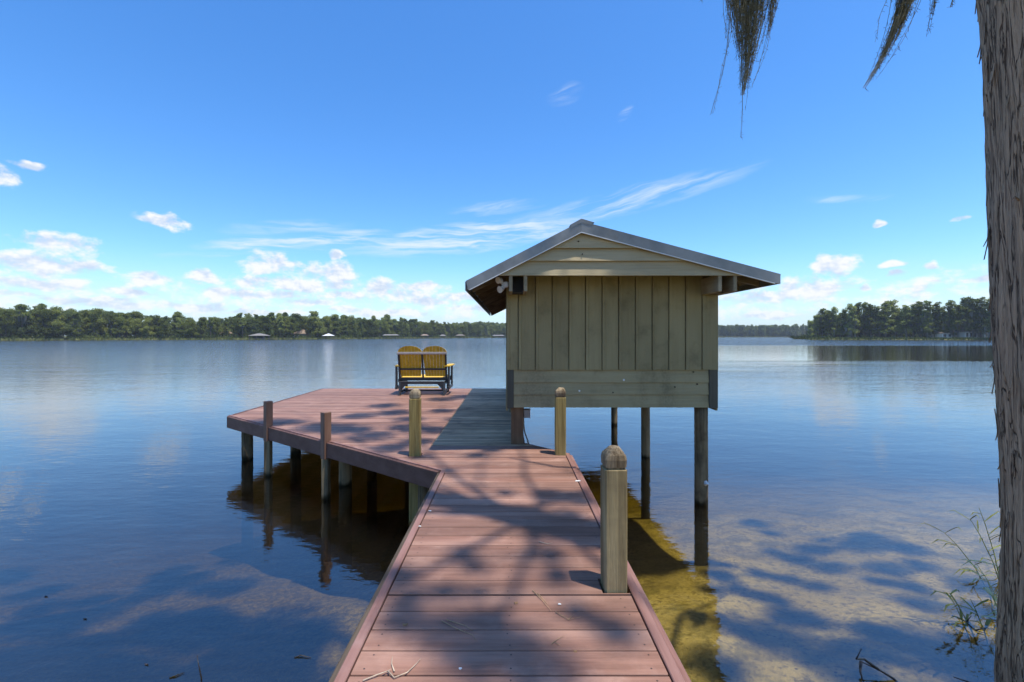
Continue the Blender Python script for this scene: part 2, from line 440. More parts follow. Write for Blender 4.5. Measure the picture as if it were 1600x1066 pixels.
# silt and weed cover the sand left of the dock and further out
spb = k.n('ShaderNodeSeparateXYZ')
k.put(spb.inputs[0], pos)
side = k.m('ADD', k.m('ADD', spb.outputs[0], k.m('MULTIPLY', spb.outputs[1], -0.12)), k.m('MULTIPLY', k.m('SUBTRACT', n1, 0.5), 2.4))
weed = k.mix(k.step(n2, 0.4, 0.65), (0.12, 0.088, 0.024), (0.31, 0.225, 0.060))
weed = k.mix(k.m('MULTIPLY', k.step(n3, 0.52, 0.70), 0.8), weed, (0.36, 0.28, 0.11))  # pale specks: glints on the bottom put into the weed colour
c = k.mix(k.step(side, -0.9, 0.9, 1.0, 0.0), c, weed)
principled(k, c, 0.9, k.m('ADD', n2, k.m('MULTIPLY', n1, 2.0)), 0.03, spec=0.1)
MT['bed'] = mm

mm, k = mat('shore_ground')
pos = k.geo.outputs['Position']
n1 = k.noise(pos, 0.15, 5, 0.6)
c = k.mix(k.step(n1, 0.35, 0.65), (0.075, 0.090, 0.032), (0.15, 0.145, 0.06))
principled(k, c, 0.95, n1, 0.1, spec=0.1)
MT['ground'] = mm

# ------------------------------------------------------------------ mesh helpers
class MB:
    def __init__(s):
        s.v, s.f = [], []
    def add(s, vs, fs):
        o = len(s.v)
        s.v += [tuple(p) for p in vs]
        s.f += [tuple(i + o for i in f) for f in fs]
        return s
    def box(s, lo, hi, ch=0.0, rot=None, piv=None):
        (x0, y0, z0), (x1, y1, z1) = lo, hi
        ch = min(ch, 0.45 * min(x1 - x0, y1 - y0, z1 - z0))
        if ch <= 0:
            vs = [(x, y, z) for x in (x0, x1) for y in (y0, y1) for z in (z0, z1)]
            fs = [(0, 1, 3, 2), (4, 6, 7, 5), (0, 4, 5, 1), (2, 3, 7, 6), (0, 2, 6, 4), (1, 5, 7, 3)]
        else:
            vs, idx = [], {}
            for i, (x, sx) in enumerate(((x0, 1), (x1, -1))):
                for j, (y, sy) in enumerate(((y0, 1), (y1, -1))):
                    for l, (z, sz) in enumerate(((z0, 1), (z1, -1))):
                        for a in range(3):
                            q = [x + sx * ch, y + sy * ch, z + sz * ch]
                            q[a] = (x, y, z)[a]
                            idx[(i, j, l, a)] = len(vs)
                            vs.append(tuple(q))
            fs = []
            for a in range(3):
                b, c = (a + 1) % 3, (a + 2) % 3
                for sd in (0, 1):
                    f = []
                    for (p, q) in ((0, 0), (1, 0), (1, 1), (0, 1)):
                        key = [0, 0, 0]
                        key[a], key[b], key[c] = sd, p, q
                        f.append(idx[(*key, a)])
                    fs.append(tuple(f if sd else f[::-1]))
                for p in (0, 1):
                    for q in (0, 1):
                        k0, k1 = [0, 0, 0], [0, 0, 0]
                        k0[b] = k1[b] = p
                        k0[c] = k1[c] = q
                        k1[a] = 1
                        f = [idx[(*k0, b)], idx[(*k1, b)], idx[(*k1, c)], idx[(*k0, c)]]
                        fs.append(tuple(f if (p == q) == False else f[::-1]))
            for i in (0, 1):
                for j in (0, 1):
                    for l in (0, 1):
                        f = [idx[(i, j, l, a)] for a in range(3)]
                        fs.append(tuple(f if (i + j + l) % 2 else f[::-1]))
        if rot is not None:
            pv = Vector(piv if piv is not None else [(a + b) / 2 for a, b in zip(lo, hi)])
            vs = [tuple(rot @ (Vector(p) - pv) + pv) for p in vs]
        return s.add(vs, fs)
    def prism(s, poly, axis, a, b):
        """polygon in the plane normal to axis, extruded from a to b"""
        n = len(poly)
        def pt(p, t):
            q = list(p)
            q.insert(axis, t)
            return tuple(q)
        vs = [pt(p, a) for p in poly] + [pt(p, b) for p in poly]
        fs = [tuple(range(n))[::-1], tuple(range(n, 2 * n))] + [(i, (i + 1) % n, n + (i + 1) % n, n + i) for i in range(n)]
        ar = sum(poly[i][0] * poly[(i + 1) % n][1] - poly[(i + 1) % n][0] * poly[i][1] for i in range(n))
        if (ar < 0) != (axis == 1):
            fs = [f[::-1] for f in fs]
        if b < a:
            fs = [f[::-1] for f in fs]
        return s.add(vs, fs)
    def tube(s, pts, rad, n=8, cap=True):
        pts = [Vector(p) for p in pts]
        if not hasattr(rad, '__len__'):
            rad = [rad] * len(pts)
        vs, fs = [], []
        up = Vector((0.31, 0.17, 0.93)).normalized()
        for i, p in enumerate(pts):
            t = (pts[min(i + 1, len(pts) - 1)] - pts[max(i - 1, 0)]).normalized()
            a = t.cross(up)
            a = a.normalized() if a.length > 1e-4 else t.orthogonal().normalized()
            b = t.cross(a)
            for j in range(n):
                th = 2 * math.pi * j / n
                vs.append(p + (a * math.cos(th) + b * math.sin(th)) * rad[i])
        for i in range(len(pts) - 1):
            for j in range(n):
                fs.append((i * n + j, i * n + (j + 1) % n, (i + 1) * n + (j + 1) % n, (i + 1) * n + j))
        if cap:
            fs.append(tuple(range(n))[::-1])
            fs.append(tuple(range((len(pts) - 1) * n, len(pts) * n)))
        return s.add(vs, fs)
    def rings(s, rings):
        """stack of closed rings with the same number of points"""
        n = len(rings[0])
        vs = [p for r in rings for p in r]
        fs = []
        for i in range(len(rings) - 1):
            for j in range(n):
                fs.append((i * n + j, i * n + (j + 1) % n, (i + 1) * n + (j + 1) % n, (i + 1) * n + j))
        fs.append(tuple(range(n))[::-1])
        fs.append(tuple(range((len(rings) - 1) * n, len(rings) * n)))
        return s.add(vs, fs)
    def build(s, name, material, parent=None, smooth=False, origin=None):
        vs = np.array(s.v, dtype=float)
        if origin is None:
            c = (vs.min(0) + vs.max(0)) / 2
        else:
            c = np.array(origin, dtype=float)
        me = bpy.data.meshes.new(name)
        me.from_pydata((vs - c).tolist(), [], s.f)
        me.materials.append(material)
        if smooth:
            me.polygons.foreach_set('use_smooth', [True] * len(me.polygons))
        me.update()
        return link(name, me, c, parent)

def wpos(o):
    p = Vector(o.location)
    while o.parent:
        o = o.parent
        p = p + Vector(o.location)
    return p

def link(name, me, loc, parent=None):
    o = bpy.data.objects.new(name, me)
    COL.objects.link(o)
    if parent is not None:
        o.parent = parent
        o.location = Vector(loc) - wpos(parent)
    else:
        o.location = loc
    return o

def tag(o, label=None, cat=None, group=None, kind=None):
    for key, val in (('label', label), ('category', cat), ('group', group), ('kind', kind)):
        if val:
            o[key] = val
    return o

def thing(name, loc, label, cat, group=None):
    return tag(link(name, None, loc), label, cat, group)

def at(px, py, d):
    return Vector(((px - CX) / F * d, d, ZC + (CY - py) / F * d))

def on_plane(px, py, z):
    d = F * (ZC - z) / (py - CY)
    return Vector(((px - CX) / F * d, d, z))

def np_mesh(name, verts, nper, material, smooth=False):
    """verts: (n*nper,3) array of loose polygons with nper corners each"""
    nv = len(verts)
    nf = nv // nper
    me = bpy.data.meshes.new(name)
    me.vertices.add(nv)
    me.vertices.foreach_set('co', np.asarray(verts, dtype=np.float32).ravel())
    me.loops.add(nv)
    me.loops.foreach_set('vertex_index', np.arange(nv, dtype=np.int32))
    me.polygons.add(nf)
    me.polygons.foreach_set('loop_start', np.arange(0, nv, nper, dtype=np.int32))
    me.polygons.foreach_set('loop_total', np.full(nf, nper, dtype=np.int32))
    me.materials.append(material)
    me.update(calc_edges=True)
    return me

def unit(a):
    return a / np.maximum(np.linalg.norm(a, axis=1, keepdims=True), 1e-9)

def leaf_quads(rng, centers, length, width, up_bias=0.0):
    n = len(centers)
    a = unit(rng.normal(size=(n, 3)))
    nrm = rng.normal(size=(n, 3))
    nrm[:, 2] += up_bias
    nrm = unit(nrm)
    b = unit(np.cross(nrm, a))
    a = np.cross(b, nrm)
    l = (length * rng.uniform(0.6, 1.4, n))[:, None] * 0.5
    ww = (width * rng.uniform(0.6, 1.4, n))[:, None] * 0.5
    q = np.stack([centers - a * l, centers + b * ww, centers + a * l, centers - b * ww], axis=1)
    return q.reshape(-1, 3)

def blob_points(rng, c, r, n, shell=0.45):
    d = unit(rng.normal(size=(n, 3)))
    u = rng.uniform(0, 1, n) ** shell
    return np.asarray(c) + d * u[:, None] * np.asarray(r)

# ------------------------------------------------------------------ lake bed, lake
def bed_z(x, y):
    base = -(0.12 + 0.15 * y) if y < 8 else -(1.32 + 0.25 * (y - 8))
    base += -0.10 * max(0.0, min(-x - 0.7, 6.0)) * 0.9 + (0.075 * max(0.0, min(x, 8.0)))
    base = max(base, -3.6)
    return base + 0.05 * math.sin(1.3 * x + 0.5 * y) * math.cos(0.9 * y - 0.4 * x) + 0.03 * math.sin(3.1 * x - 2.2 * y)

def axis(lo, hi, fine_lo, fine_hi, step):
    a = list(np.arange(fine_lo, fine_hi + 1e-6, step))
    s, v = step, fine_hi
    while v < hi:
        s *= 1.5
        v = min(hi, v + s)
        a.append(v)
    s, v = step, fine_lo
    while v > lo:
        s *= 1.5
        v = max(lo, v - s)
        a.insert(0, v)
    return a

xs = axis(-2600, 2600, -12, 12, 0.3)
ys = axis(-60, 2600, -6, 16, 0.3)
bm = MB()
bm.v = [(x, y, bed_z(x, y) if y > -3 else min(1.2, bed_z(x, -3) + (-3 - y) * 0.18)) for y in ys for x in xs]
nx = len(xs)
bm.f = [(j * nx + i, j * nx + i + 1, (j + 1) * nx + i + 1, (j + 1) * nx + i) for j in range(len(ys) - 1) for i in range(nx - 1)]
tag(bm.build('lake_bed', MT['bed'], smooth=True, origin=(0, 0, 0)), kind='structure')
wt = MB().box((-1800, -20, -6), (1800, 1700, 0)).build('lake_water', MT['water'])
tag(wt, kind='structure')

# ------------------------------------------------------------------ far land
def land(name, shore, back, top=0.9):
    """shore: list of (x,y) along the water's edge; back: matching points inland"""
    b = MB()
    n = len(shore)
    for (x, y), (bx_, by_) in zip(shore, back):
        d = Vector((bx_ - x, by_ - y)).normalized()
        for t, z in ((0.0, -4.0), (0.01, -0.15), (1.5, 0.28), (14.0, top), (60.0, top + 0.8)):
            b.v.append((x + d.x * t, y + d.y * t, z))
        b.v.append((bx_, by_, top + 1.5))
    for i in range(n - 1):
        for j in range(5):
            b.f.append((i * 6 + j, (i + 1) * 6 + j, (i + 1) * 6 + j + 1, i * 6 + j + 1))
    return tag(b.build(name, MT['ground'], smooth=True), kind='structure')

LEFT = [(-420, 60), (-310, 160), (-246, 220), (-232, 237), (-156, 280), (-119, 343), (-14, 617), (90, 760), (300, 800)]
LBACK = [(-1800, 0), (-1700, 400), (-1500, 700), (-1300, 900), (-1000, 1200), (-700, 1400), (-300, 1650), (0, 1690), (300, 1690)]
land('left_shore_ground', LEFT, LBACK)
FAR = [(300, 800), (420, 800), (540, 795), (700, 760), (900, 640)]
FBACK = [(300, 1690), (450, 1690), (700, 1690), (1200, 1690), (1790, 1300)]
land('far_shore_ground', FAR, FBACK)
PEN = [(205, 330), (186, 300), (183, 282), (192, 274), (215, 262), (245, 246), (270, 240), (330, 228), (420, 205)]
PBACK = [(330, 345), (330, 335), (330, 330), (332, 325), (340, 320), (360, 310), (400, 305), (480, 300), (700, 290)]
land('peninsula_ground', PEN, PBACK, 0.8)

# ------------------------------------------------------------------ tree kinds for the far shores
def make_broad(seed, H=16.0, spread=4.6):
    rng = np.random.default_rng(seed)
    cl = []
    for i in range(34):
        t = rng.uniform(0, 1)
        z = H * (0.24 + 0.66 * t)
        rr = spread * (1 - 0.75 * max(0, t - 0.45) / 0.55) * rng.uniform(0.2, 1.0)
        a = rng.uniform(0, 6.283)
        r = rng.uniform(1.0, 2.1)
        pts = blob_points(rng, (rr * math.cos(a), rr * math.sin(a), z), (r * 1.1, r * 1.1, r * 0.80), int(105 * r))
        cl.append(pts)
    pts = np.concatenate(cl)
    crown = np_mesh('broad_crown', leaf_quads(rng, pts, 0.60, 0.40, 1.0), 4, MT['leaf_oak'])
    b = MB()
    lean = rng.normal(size=2) * 0.5
    b.tube([(0, 0, -0.5), (lean[0] * .3, lean[1] * .3, H * 0.2), (lean[0], lean[1], H * 0.5), (lean[0] * 1.2, lean[1] * 1.2, H * 0.8)], [0.42, 0.34, 0.22, 0.08], 6)
    for i in range(5):
        a = rng.uniform(0, 6.283)
        z0 = H * rng.uniform(0.22, 0.45)
        rr = spread * rng.uniform(0.5, 0.9)
        b.tube([(lean[0] * .6, lean[1] * .6, z0), (rr * .5 * math.cos(a), rr * .5 * math.sin(a), z0 + H * 0.13), (rr * math.cos(a), rr * math.sin(a), z0 + H * 0.24)], [0.17, 0.12, 0.05], 5)
    tm = bpy.data.meshes.new('broad_trunk')
    tm.from_pydata(b.v, [], b.f)
    tm.materials.append(MT['bark_far'])
    return tm, crown, None

def make_cypress(seed, H=21.0, low=0.38):
    rng = np.random.default_rng(seed)
    cl, ms = [], []
    n = 48
    lim = []
    for i in range(n):
        t = (i + rng.uniform(0, 1)) / n
        z = H * (low + (0.98 - low) * t)
        rr = (3.0 - 1.5 * t) * rng.uniform(0.1, 1.0)
        a = rng.uniform(0, 6.283)
        r = rng.uniform(0.8, 1.6) * (1.0 - 0.15 * t)
        c = (rr * math.cos(a), rr * math.sin(a), z)
        lim.append((c, rr))
        cl.append(blob_points(rng, c, (r * 1.1, r * 1.1, r * 0.85), int(74 * r)))
        if rng.uniform() < 0.55 and t < 0.75:
            m = blob_points(rng, (c[0] * 1.1, c[1] * 1.1, z - 1.5), (0.5, 0.5, 1.4), 14)
            ms.append(m)
    crown = np_mesh('cypress_crown', leaf_quads(rng, np.concatenate(cl), 0.62, 0.40, 1.0), 4, MT['leaf_cyp'])
    mp = np.concatenate(ms) if ms else np.zeros((1, 3))
    q = np.stack([mp + [-.16, 0, .7], mp + [.16, 0.1, .7], mp + [.05, .1, -.9], mp + [-.05, 0, -.9]], axis=1).reshape(-1, 3)
    moss = np_mesh('hanging_moss', q, 4, MT['moss_far'])
    b = MB()
    b.tube([(0, 0, -0.6), (0, 0, 0.8), (rng.normal() * .15, 0.1, H * 0.45), (rng.normal() * .25, 0, H * 0.95)], [0.62, 0.38, 0.24, 0.05], 7)
    for c, rr in lim[::2]:
        b.tube([(0, 0, c[2] - 0.3 * rr), (c[0] * .5, c[1] * .5, c[2]), c], [0.10, 0.07, 0.03], 4)
    tm = bpy.data.meshes.new('cypress_trunk')
    tm.from_pydata(b.v, [], b.f)
    tm.materials.append(MT['bark_far'])
    return tm, crown, moss

BROAD = [make_broad(10 + i, 15.0 + (i % 3), 4.2 + 0.35 * (i % 4)) for i in range(7)]
CYP = [make_cypress(40 + i, 20.0 + (i % 3), 0.12 + 0.05 * (i % 4)) for i in range(7)]
SKIN = [make_cypress(80 + i, 17.0 + i, 0.62) for i in range(4)]         # tall pines with a small crown
H0 = {id(t[0]): max(v.co.z for v in t[1].vertices) for t in BROAD + CYP + SKIN}

def plant_tree(name, kind, loc, height, rz, width, label, cat='tree', group=None):
    o = thing(name, loc, label, cat, group)
    s = height / H0[id(kind[0])]
    o.scale = (s * width, s * width, s)
    o.rotation_euler = (0, 0, rz)
    for nm, me in zip(('trunk', 'crown', 'hanging_moss'), kind):
        if me is not None:
            c = bpy.data.objects.new(nm, me)
            COL.objects.link(c)
            c.parent = o
            if nm == 'hanging_moss':
                c['kind'] = 'stuff'
    return o

def along(poly, step, rnd, jitter=0.35):
    out = []
    acc = 0.0
    for (a, b) in zip(poly[:-1], poly[1:]):
        a, b = Vector(a), Vector(b)
        L = (b - a).length
        d = (b - a) / L
        n = Vector((-d.y, d.x))
        while acc < L:
            out.append((a + d * (acc + rnd.uniform(-jitter, jitter) * step), n))
            acc += step * rnd.uniform(0.75, 1.25)
        acc -= L
    return out

def to_px(x, y):
    return CX + F * x / y

rnd = random.Random(5)
def left_section(px):
    if px < 130:
        return 'at the far left end of the opposite shore'
    if px < 325:
        return 'on the opposite shore left of the tan-roofed house'
    if px < 395:
        return 'around the tan-roofed house on the opposite shore'
    if px < 495:
        return 'behind the grey hip-roofed boathouse across the lake'
    if px < 595:
        return 'behind the white-roofed boat shelter across the lake'
    if px < 710:
        return 'on the opposite shore beyond the yellow glider bench'
    return 'on the opposite shore just left of the boathouse'

def profile(px):
    pts = [(-200, 17), (0, 17.5), (60, 18.5), (150, 18), (250, 15.5), (290, 14.5), (400, 16.5), (450, 17.5), (550, 18), (620, 18.5), (700, 18), (780, 19), (900, 20)]
    for (a, ha), (b, hb) in zip(pts[:-1], pts[1:]):
        if a <= px <= b:
            return ha + (hb - ha) * (px - a) / (b - a)
    return 17.5

mass_pts = []
thick = []
def add_mass(kind, p, s, rng_):
    me = kind[1]
    a = np.empty(len(me.vertices) * 3, dtype=np.float32)
    me.vertices.foreach_get('co', a)
    a = a.reshape(-1, 3)
    th = rng_.uniform(0, 6.283)
    c_, s_ = math.cos(th), math.sin(th)
    b = np.empty_like(a)
    b[:, 0] = (a[:, 0] * c_ - a[:, 1] * s_) * s + p[0]
    b[:, 1] = (a[:, 0] * s_ + a[:, 1] * c_) * s + p[1]
    b[:, 2] = a[:, 2] * s + p[2]
    mass_pts.append(b)

leftpoly = [(-275, 193)] + LEFT[2:8]
for row, (off, step, dh) in enumerate(((4.5, 5.2, -2.5), (11.0, 5.4, 0.0))):
    for (p, n) in along(leftpoly, step, rnd):
        q = p + n * (off + rnd.uniform(-1.5, 2.5))
        px = to_px(q.x, q.y)
        if px < -60 or px > 830:
            continue
        if row == 0 and (343 < px < 358 or 456 < px < 472):
            continue
        h = (profile(px) + dh) * rnd.uniform(0.80, 1.05)
        u = rnd.random()
        if u < (0.62 if px < 600 else 0.40):
            kd, nm, wd = rnd.choice(BROAD), 'broadleaf_tree', 1.0
            lb = 'broadleaf tree '
        elif u < 0.82:
            kd, nm, wd = rnd.choice(CYP), 'cypress_tree', 1.15
            lb = 'mossy cypress '
        else:
            kd, nm, wd = rnd.choice(SKIN), 'pine_tree', 1.0
            lb = 'tall pine '
            h *= 1.14
        sec = ('at the water edge ' if row == 0 else 'in the second row ') + left_section(px)
        lb += sec
        plant_tree(nm, kd, (q.x, q.y, 0.4), h, rnd.uniform(0, 6.28), wd * rnd.uniform(0.9, 1.15), lb, 'tree', nm.replace('_', ' ') + 's ' + sec)
for off, step in ((19.0, 5.5), (27.0, 6.0), (36.0, 7.0)):
    for (p, n) in along(leftpoly, step, rnd):
        q = p + n * (off + rnd.uniform(-2, 3))
        px = to_px(q.x, q.y)
        if -120 < px < 860:
            kd = rnd.choice(BROAD + CYP)
            add_mass(kd, (q.x, q.y, 0.8), (profile(px) - 1.2) * rnd.uniform(0.86, 1.02) / H0[id(kd[0])], rnd)
# fan of trees behind the bends of the shore
for vx, vy in leftpoly[1:-1]:
    dv = Vector((vx, vy)).normalized()
    for i in range(16):
        q = Vector((vx, vy)) + dv * rnd.uniform(5, 40) + Vector((-dv.y, dv.x)) * rnd.uniform(-9, 9)
        kd = rnd.choice(BROAD + CYP)
        add_mass(kd, (q.x, q.y, 0.6), (profile(to_px(q.x, q.y)) - 1.5) * rnd.uniform(0.8, 1.0) / H0[id(kd[0])], rnd)
farpoly = [(-40, 600), (90, 765), (300, 805), (420, 805), (540, 800), (700, 765), (860, 670)]
for (p, n) in along(farpoly[2:], 8.5, rnd):
    q = p + n * 8
    px = to_px(q.x, q.y)
    if 1090 < px < 1300:
        kd = rnd.choice(CYP + SKIN)
        o = thing('distant_tree', (q.x, q.y, 0.5), 'small distant tree in the dark wood across the lake, between boathouse and peninsula', 'tree', 'trees of the distant right shore')
        o.scale = [rnd.uniform(20, 23.5) / H0[id(kd[0])]] * 3
        o.rotation_euler = (0, 0, rnd.uniform(0, 6))
        for nm, me in zip(('trunk', 'crown'), kd):
            c = bpy.data.objects.new(nm, me)
            COL.objects.link(c)
            c.parent = o
for off, step in ((4, 6.5), (13, 7.0), (22, 7.5), (32, 9)):
    for (p, n) in along(farpoly, step, rnd):
        q = p + n * off
        if to_px(q.x, q.y) < 1500:
            kd = rnd.choice(CYP + BROAD)
            add_mass(kd, (q.x, q.y, 0.5), rnd.uniform(18.5, 22) / H0[id(kd[0])], rnd)
me = np_mesh('far_woodland', np.concatenate(mass_pts), 4, MT['leaf_far'])
tag(link('far_woodland', me, (0, 0, 0)), 'dense mass of green trees behind the front rows across the lake', 'woodland', kind='stuff')

# thicket and reeds filling the foot of the woods
rng = np.random.default_rng(77)
def thicket(poly, step, off0, off1, h0, h1, n_per, size, out):
    for (p, n) in along(poly, step, rnd):
        for _ in range(2):
            q = p + n * rnd.uniform(off0, off1)
            h = rnd.uniform(h0, h1)
            out.append(leaf_quads(rng, blob_points(rng, (q.x, q.y, 0.35 + h * 0.45), (2.2, 2.2, h * 0.55), n_per), size, size * 0.7, 0.4))
th = []
thicket(leftpoly, 2.6, 1.5, 6, 1.4, 4.2, 30, 0.8, th)
thicket(leftpoly, 2.2, 13, 22, 5.0, 10.0, 60, 1.2, th)
for vx, vy in leftpoly[1:-1]:
    dv = Vector((vx, vy)).normalized()
    for i in range(14):
        q = Vector((vx, vy)) + dv * rnd.uniform(4, 30) + Vector((-dv.y, dv.x)) * rnd.uniform(-9, 9)
        h = rnd.uniform(3, 8)
        th.append(leaf_quads(rng, blob_points(rng, (q.x, q.y, 0.4 + h * .45), (2.4, 2.4, h * .55), 60), 1.1, .8, .4))
thicket(leftpoly, 2.6, 30, 40, 6.0, 12.0, 60, 1.5, th)
tag(link('shore_thicket', np_mesh('shore_thicket', np.concatenate(th), 4, MT['leaf_shrub']), (0, 0, 0)), 'dark bushes filling the foot of the wood on the opposite shore', 'bushes', kind='stuff')
th = []
thicket(farpoly, 5, 2, 8, 3.0, 6.5, 34, 1.4, th)
thicket(farpoly, 3, 14, 22, 6.0, 11, 60, 1.8, th)
thicket(farpoly, 3, 34, 44, 8.0, 14, 60, 2.2, th)
tag(link('distant_thicket', np_mesh('distant_thicket', np.concatenate(th), 4, MT['leaf_shrub']), (0, 0, 0)), 'dark undergrowth along the distant shore', 'bushes', kind='stuff')

ORD = ['first', 'second', 'third', 'fourth', 'fifth', 'sixth', 'seventh', 'eighth', 'ninth', 'tenth', 'eleventh', 'twelfth', 'thirteenth', 'fourteenth', 'fifteenth', 'sixteenth',
       'seventeenth', 'eighteenth', 'nineteenth', 'twentieth', 'twenty-first', 'twenty-second', 'twenty-third', 'twenty-fourth', 'twenty-fifth', 'twenty-sixth', 'twenty-seventh', 'twenty-eighth']
# peninsula: front-row trees as (photo x, top y, distance)
front = [(1266, 500, 284), (1275, 493, 283), (1285, 481, 281), (1296, 484, 279), (1303, 479, 277), (1313, 488, 276), (1320, 482, 274), (1331, 474, 273), (1340, 472, 271), (1351, 471, 270),
         (1361, 474, 268), (1371, 478, 267), (1383, 469, 266), (1394, 468, 264), (1405, 480, 262), (1416, 476, 260), (1427, 474, 257), (1438, 470, 255), (1449, 469, 252), (1461, 471, 250),
         (1472, 478, 248), (1484, 468, 247), (1497, 475, 245), (1508, 463, 243), (1520, 466, 241), (1532, 464, 240), (1546, 463, 238), (1562, 462, 236)]
for i, (px, py, d) in enumerate(front):
    p = at(px, CY, d)
    d2 = d + 5 + rnd.uniform(0, 5)
    p = at(px, CY, d2)
    h = (CY - py) / F * d2 + ZC - 0.5
    plant_tree('cypress_tree', CYP[(i * 3) % 7], (p.x, p.y, 0.5), h, rnd.uniform(0, 6.28), rnd.uniform(0.95, 1.35),
               'tall moss-hung cypress on the right peninsula, %s from its left tip' % ORD[i], 'tree', 'front row of cypresses on the peninsula')
for i in range(30):
    px = 1280 + i * 10.0 + rnd.uniform(-4, 4)
    d2 = 296 - i * 1.2 + rnd.uniform(-4, 6)
    p = at(px, CY, d2)
    kd = rnd.choice(CYP + BROAD[:3])
    plant_tree('peninsula_tree', kd, (p.x, p.y, 0.9), rnd.uniform(14, 20), rnd.uniform(0, 6.28), 1.2, 'green tree standing behind the front row of cypresses on the peninsula', 'tree', 'second row of trees on the peninsula')
penline = [(190, 280), (215, 266), (245, 251), (270, 245), (330, 233), (400, 215)]
th = []
thicket(penline[:3], 6.0, 5, 9, 1.0, 3.2, 26, 0.7, th)
thicket(penline, 2.2, 22, 34, 4.0, 9.0, 60, 1.0, th)
thicket(penline, 2.6, 36, 50, 6.0, 13.0, 60, 1.3, th)
thicket([(186, 300), (185, 284), (196, 276)], 1.6, -1.0, 3, 1.2, 3.5, 34, 0.7, th)
tag(link('peninsula_thicket', np_mesh('peninsula_thicket', np.concatenate(th), 4, MT['leaf_shrub']), (0, 0, 0)), 'dark bushes under the cypresses on the peninsula', 'bushes', kind='stuff')

def grass_strip(name, poly, off0, off1, step, h, label):
    out = []
    for (p, n) in along(poly, step, rnd):
        for _ in range(14):
            q = p + n * rnd.uniform(off0, off1) + Vector((rnd.uniform(-1, 1), rnd.uniform(-1, 1)))
            a = rnd.uniform(0, 6.28)
            hh = h * rnd.uniform(0.5, 1.3)
            dx, dy = 0.35 * math.cos(a), 0.35 * math.sin(a)
            lx, ly = rnd.uniform(-.3, .3), rnd.uniform(-.3, .3)
            out += [(q.x - dx, q.y - dy, 0.0), (q.x + dx, q.y + dy, 0.0), (q.x + dx * .5 + lx, q.y + dy * .5 + ly, hh), (q.x - dx * .5 + lx, q.y - dy * .5 + ly, hh)]
    tag(link(name, np_mesh(name, np.array(out), 4, MT['grass']), (0, 0, 0)), label, 'grass', kind='stuff')
grass_strip('peninsula_grass', PEN[2:], 0.5, 6.0, 0.7, 1.2, 'yellow-green grass along the water edge of the peninsula')
grass_strip('shore_grass', LEFT[2:7], 0.2, 3.0, 1.2, 0.9, 'pale reeds along the water edge of the opposite shore')

# ------------------------------------------------------------------ far buildings
def hip_roof(b, cx, cy, z, hx, hy, h, ridge=0.35):
    rx = hx * ridge
    v = [(cx - hx, cy - hy, z), (cx + hx, cy - hy, z), (cx + hx, cy + hy, z), (cx - hx, cy + hy, z), (cx - rx, cy, z + h), (cx + rx, cy, z + h)]
    b.add(v, [(0, 1, 5, 4), (1, 2, 5), (2, 3, 4, 5), (3, 0, 4), (3, 2, 1, 0)])

def far_boathouse(px, py_w, w_px, eave_py, top_py, label, roofmat, ridge=0.3, boat=False):
    d = F * ZC / (py_w - CY)
    c = at(px, py_w, d)
    hx = w_px / F * d / 2
    ze = ZC + (CY - eave_py) / F * d
    zt = ZC + (CY - top_py) / F * d
    hy = max(3.0, hx * 0.8)
    o = thing('boat_shelter', (c.x, c.y - 4, 0), label, 'boathouse', 'boathouses along the opposite shore')
    b = MB()
    hip_roof(b, c.x, c.y - 4, ze, hx, hy, zt - ze, ridge)
    b.build('roof', roofmat, o)
    for sx in (-1, 0, 1):
        for sy in (-1, 1):
            MB().box((c.x + sx * hx * .85 - .15, c.y - 4 + sy * hy * .8 - .15, -2), (c.x + sx * hx * .85 + .15, c.y - 4 + sy * hy * .8 + .15, ze + .05)).build('post', MT['farwood'], o)
    MB().box((c.x - hx * .95, c.y - 4 - hy * .9, 0.55), (c.x + hx * .95, c.y - 4 + hy * .9, 0.75)).build('deck', MT['farwood'], o)
    MB().box((c.x + hx * .3, c.y - 4 + hy * .7, 0.5), (c.x + hx * .3 + 1.2, c.y + hy + 9, 0.62)).build('walkway', MT['farwood'], o)
    if boat:
        q = MB()
        q.rings([[(c.x - hx * .55, c.y - 5.2, .9), (c.x + hx * .55, c.y - 5.2, .9), (c.x + hx * .55, c.y - 3.0, .9), (c.x - hx * .55, c.y - 3.0, .9)],
                 [(c.x - hx * .7, c.y - 5.6, 1.9), (c.x + hx * .6, c.y - 5.6, 1.9), (c.x + hx * .6, c.y - 2.7, 1.9), (c.x - hx * .7, c.y - 2.7, 1.9)]])
        tag(q.build('moored_boat', MT['black']), 'small dark boat under the grey hip-roofed boathouse across the lake', 'boat')

far_boathouse(411, 530.6, 25, 524.6, 521.2, 'grey hip-roofed boathouse across the lake, left of the white-roofed shelter', MT['greyroof'], 0.2, True)
far_boathouse(517, 530.0, 15, 524.8, 521.3, 'small white-roofed boat shelter across the lake', MT['whiteroof'], 0.08)
far_boathouse(613, 529.4, 22, 524.2, 522.6, 'long low flat-roofed boathouse across the lake, left of the glider bench', MT['greyroof'], 0.9)
far_boathouse(665, 528.9, 12, 524.4, 522.4, 'small tan-roofed boathouse across the lake directly above the glider bench', MT['tileroof'], 0.4)
far_boathouse(693, 528.6, 9, 524.8, 523.0, 'tiny grey boathouse across the lake just right of the glider bench', MT['greyroof'], 0.4)
far_boathouse(720, 528.3, 15, 524.6, 522.6, 'brown boathouse across the lake, second from the big boathouse eave', MT['farwood'], 0.4)
far_boathouse(779, 527.9, 19, 524.8, 523.4, 'long low boathouse across the lake beside the big boathouse eave', MT['greyroof'], 0.7)

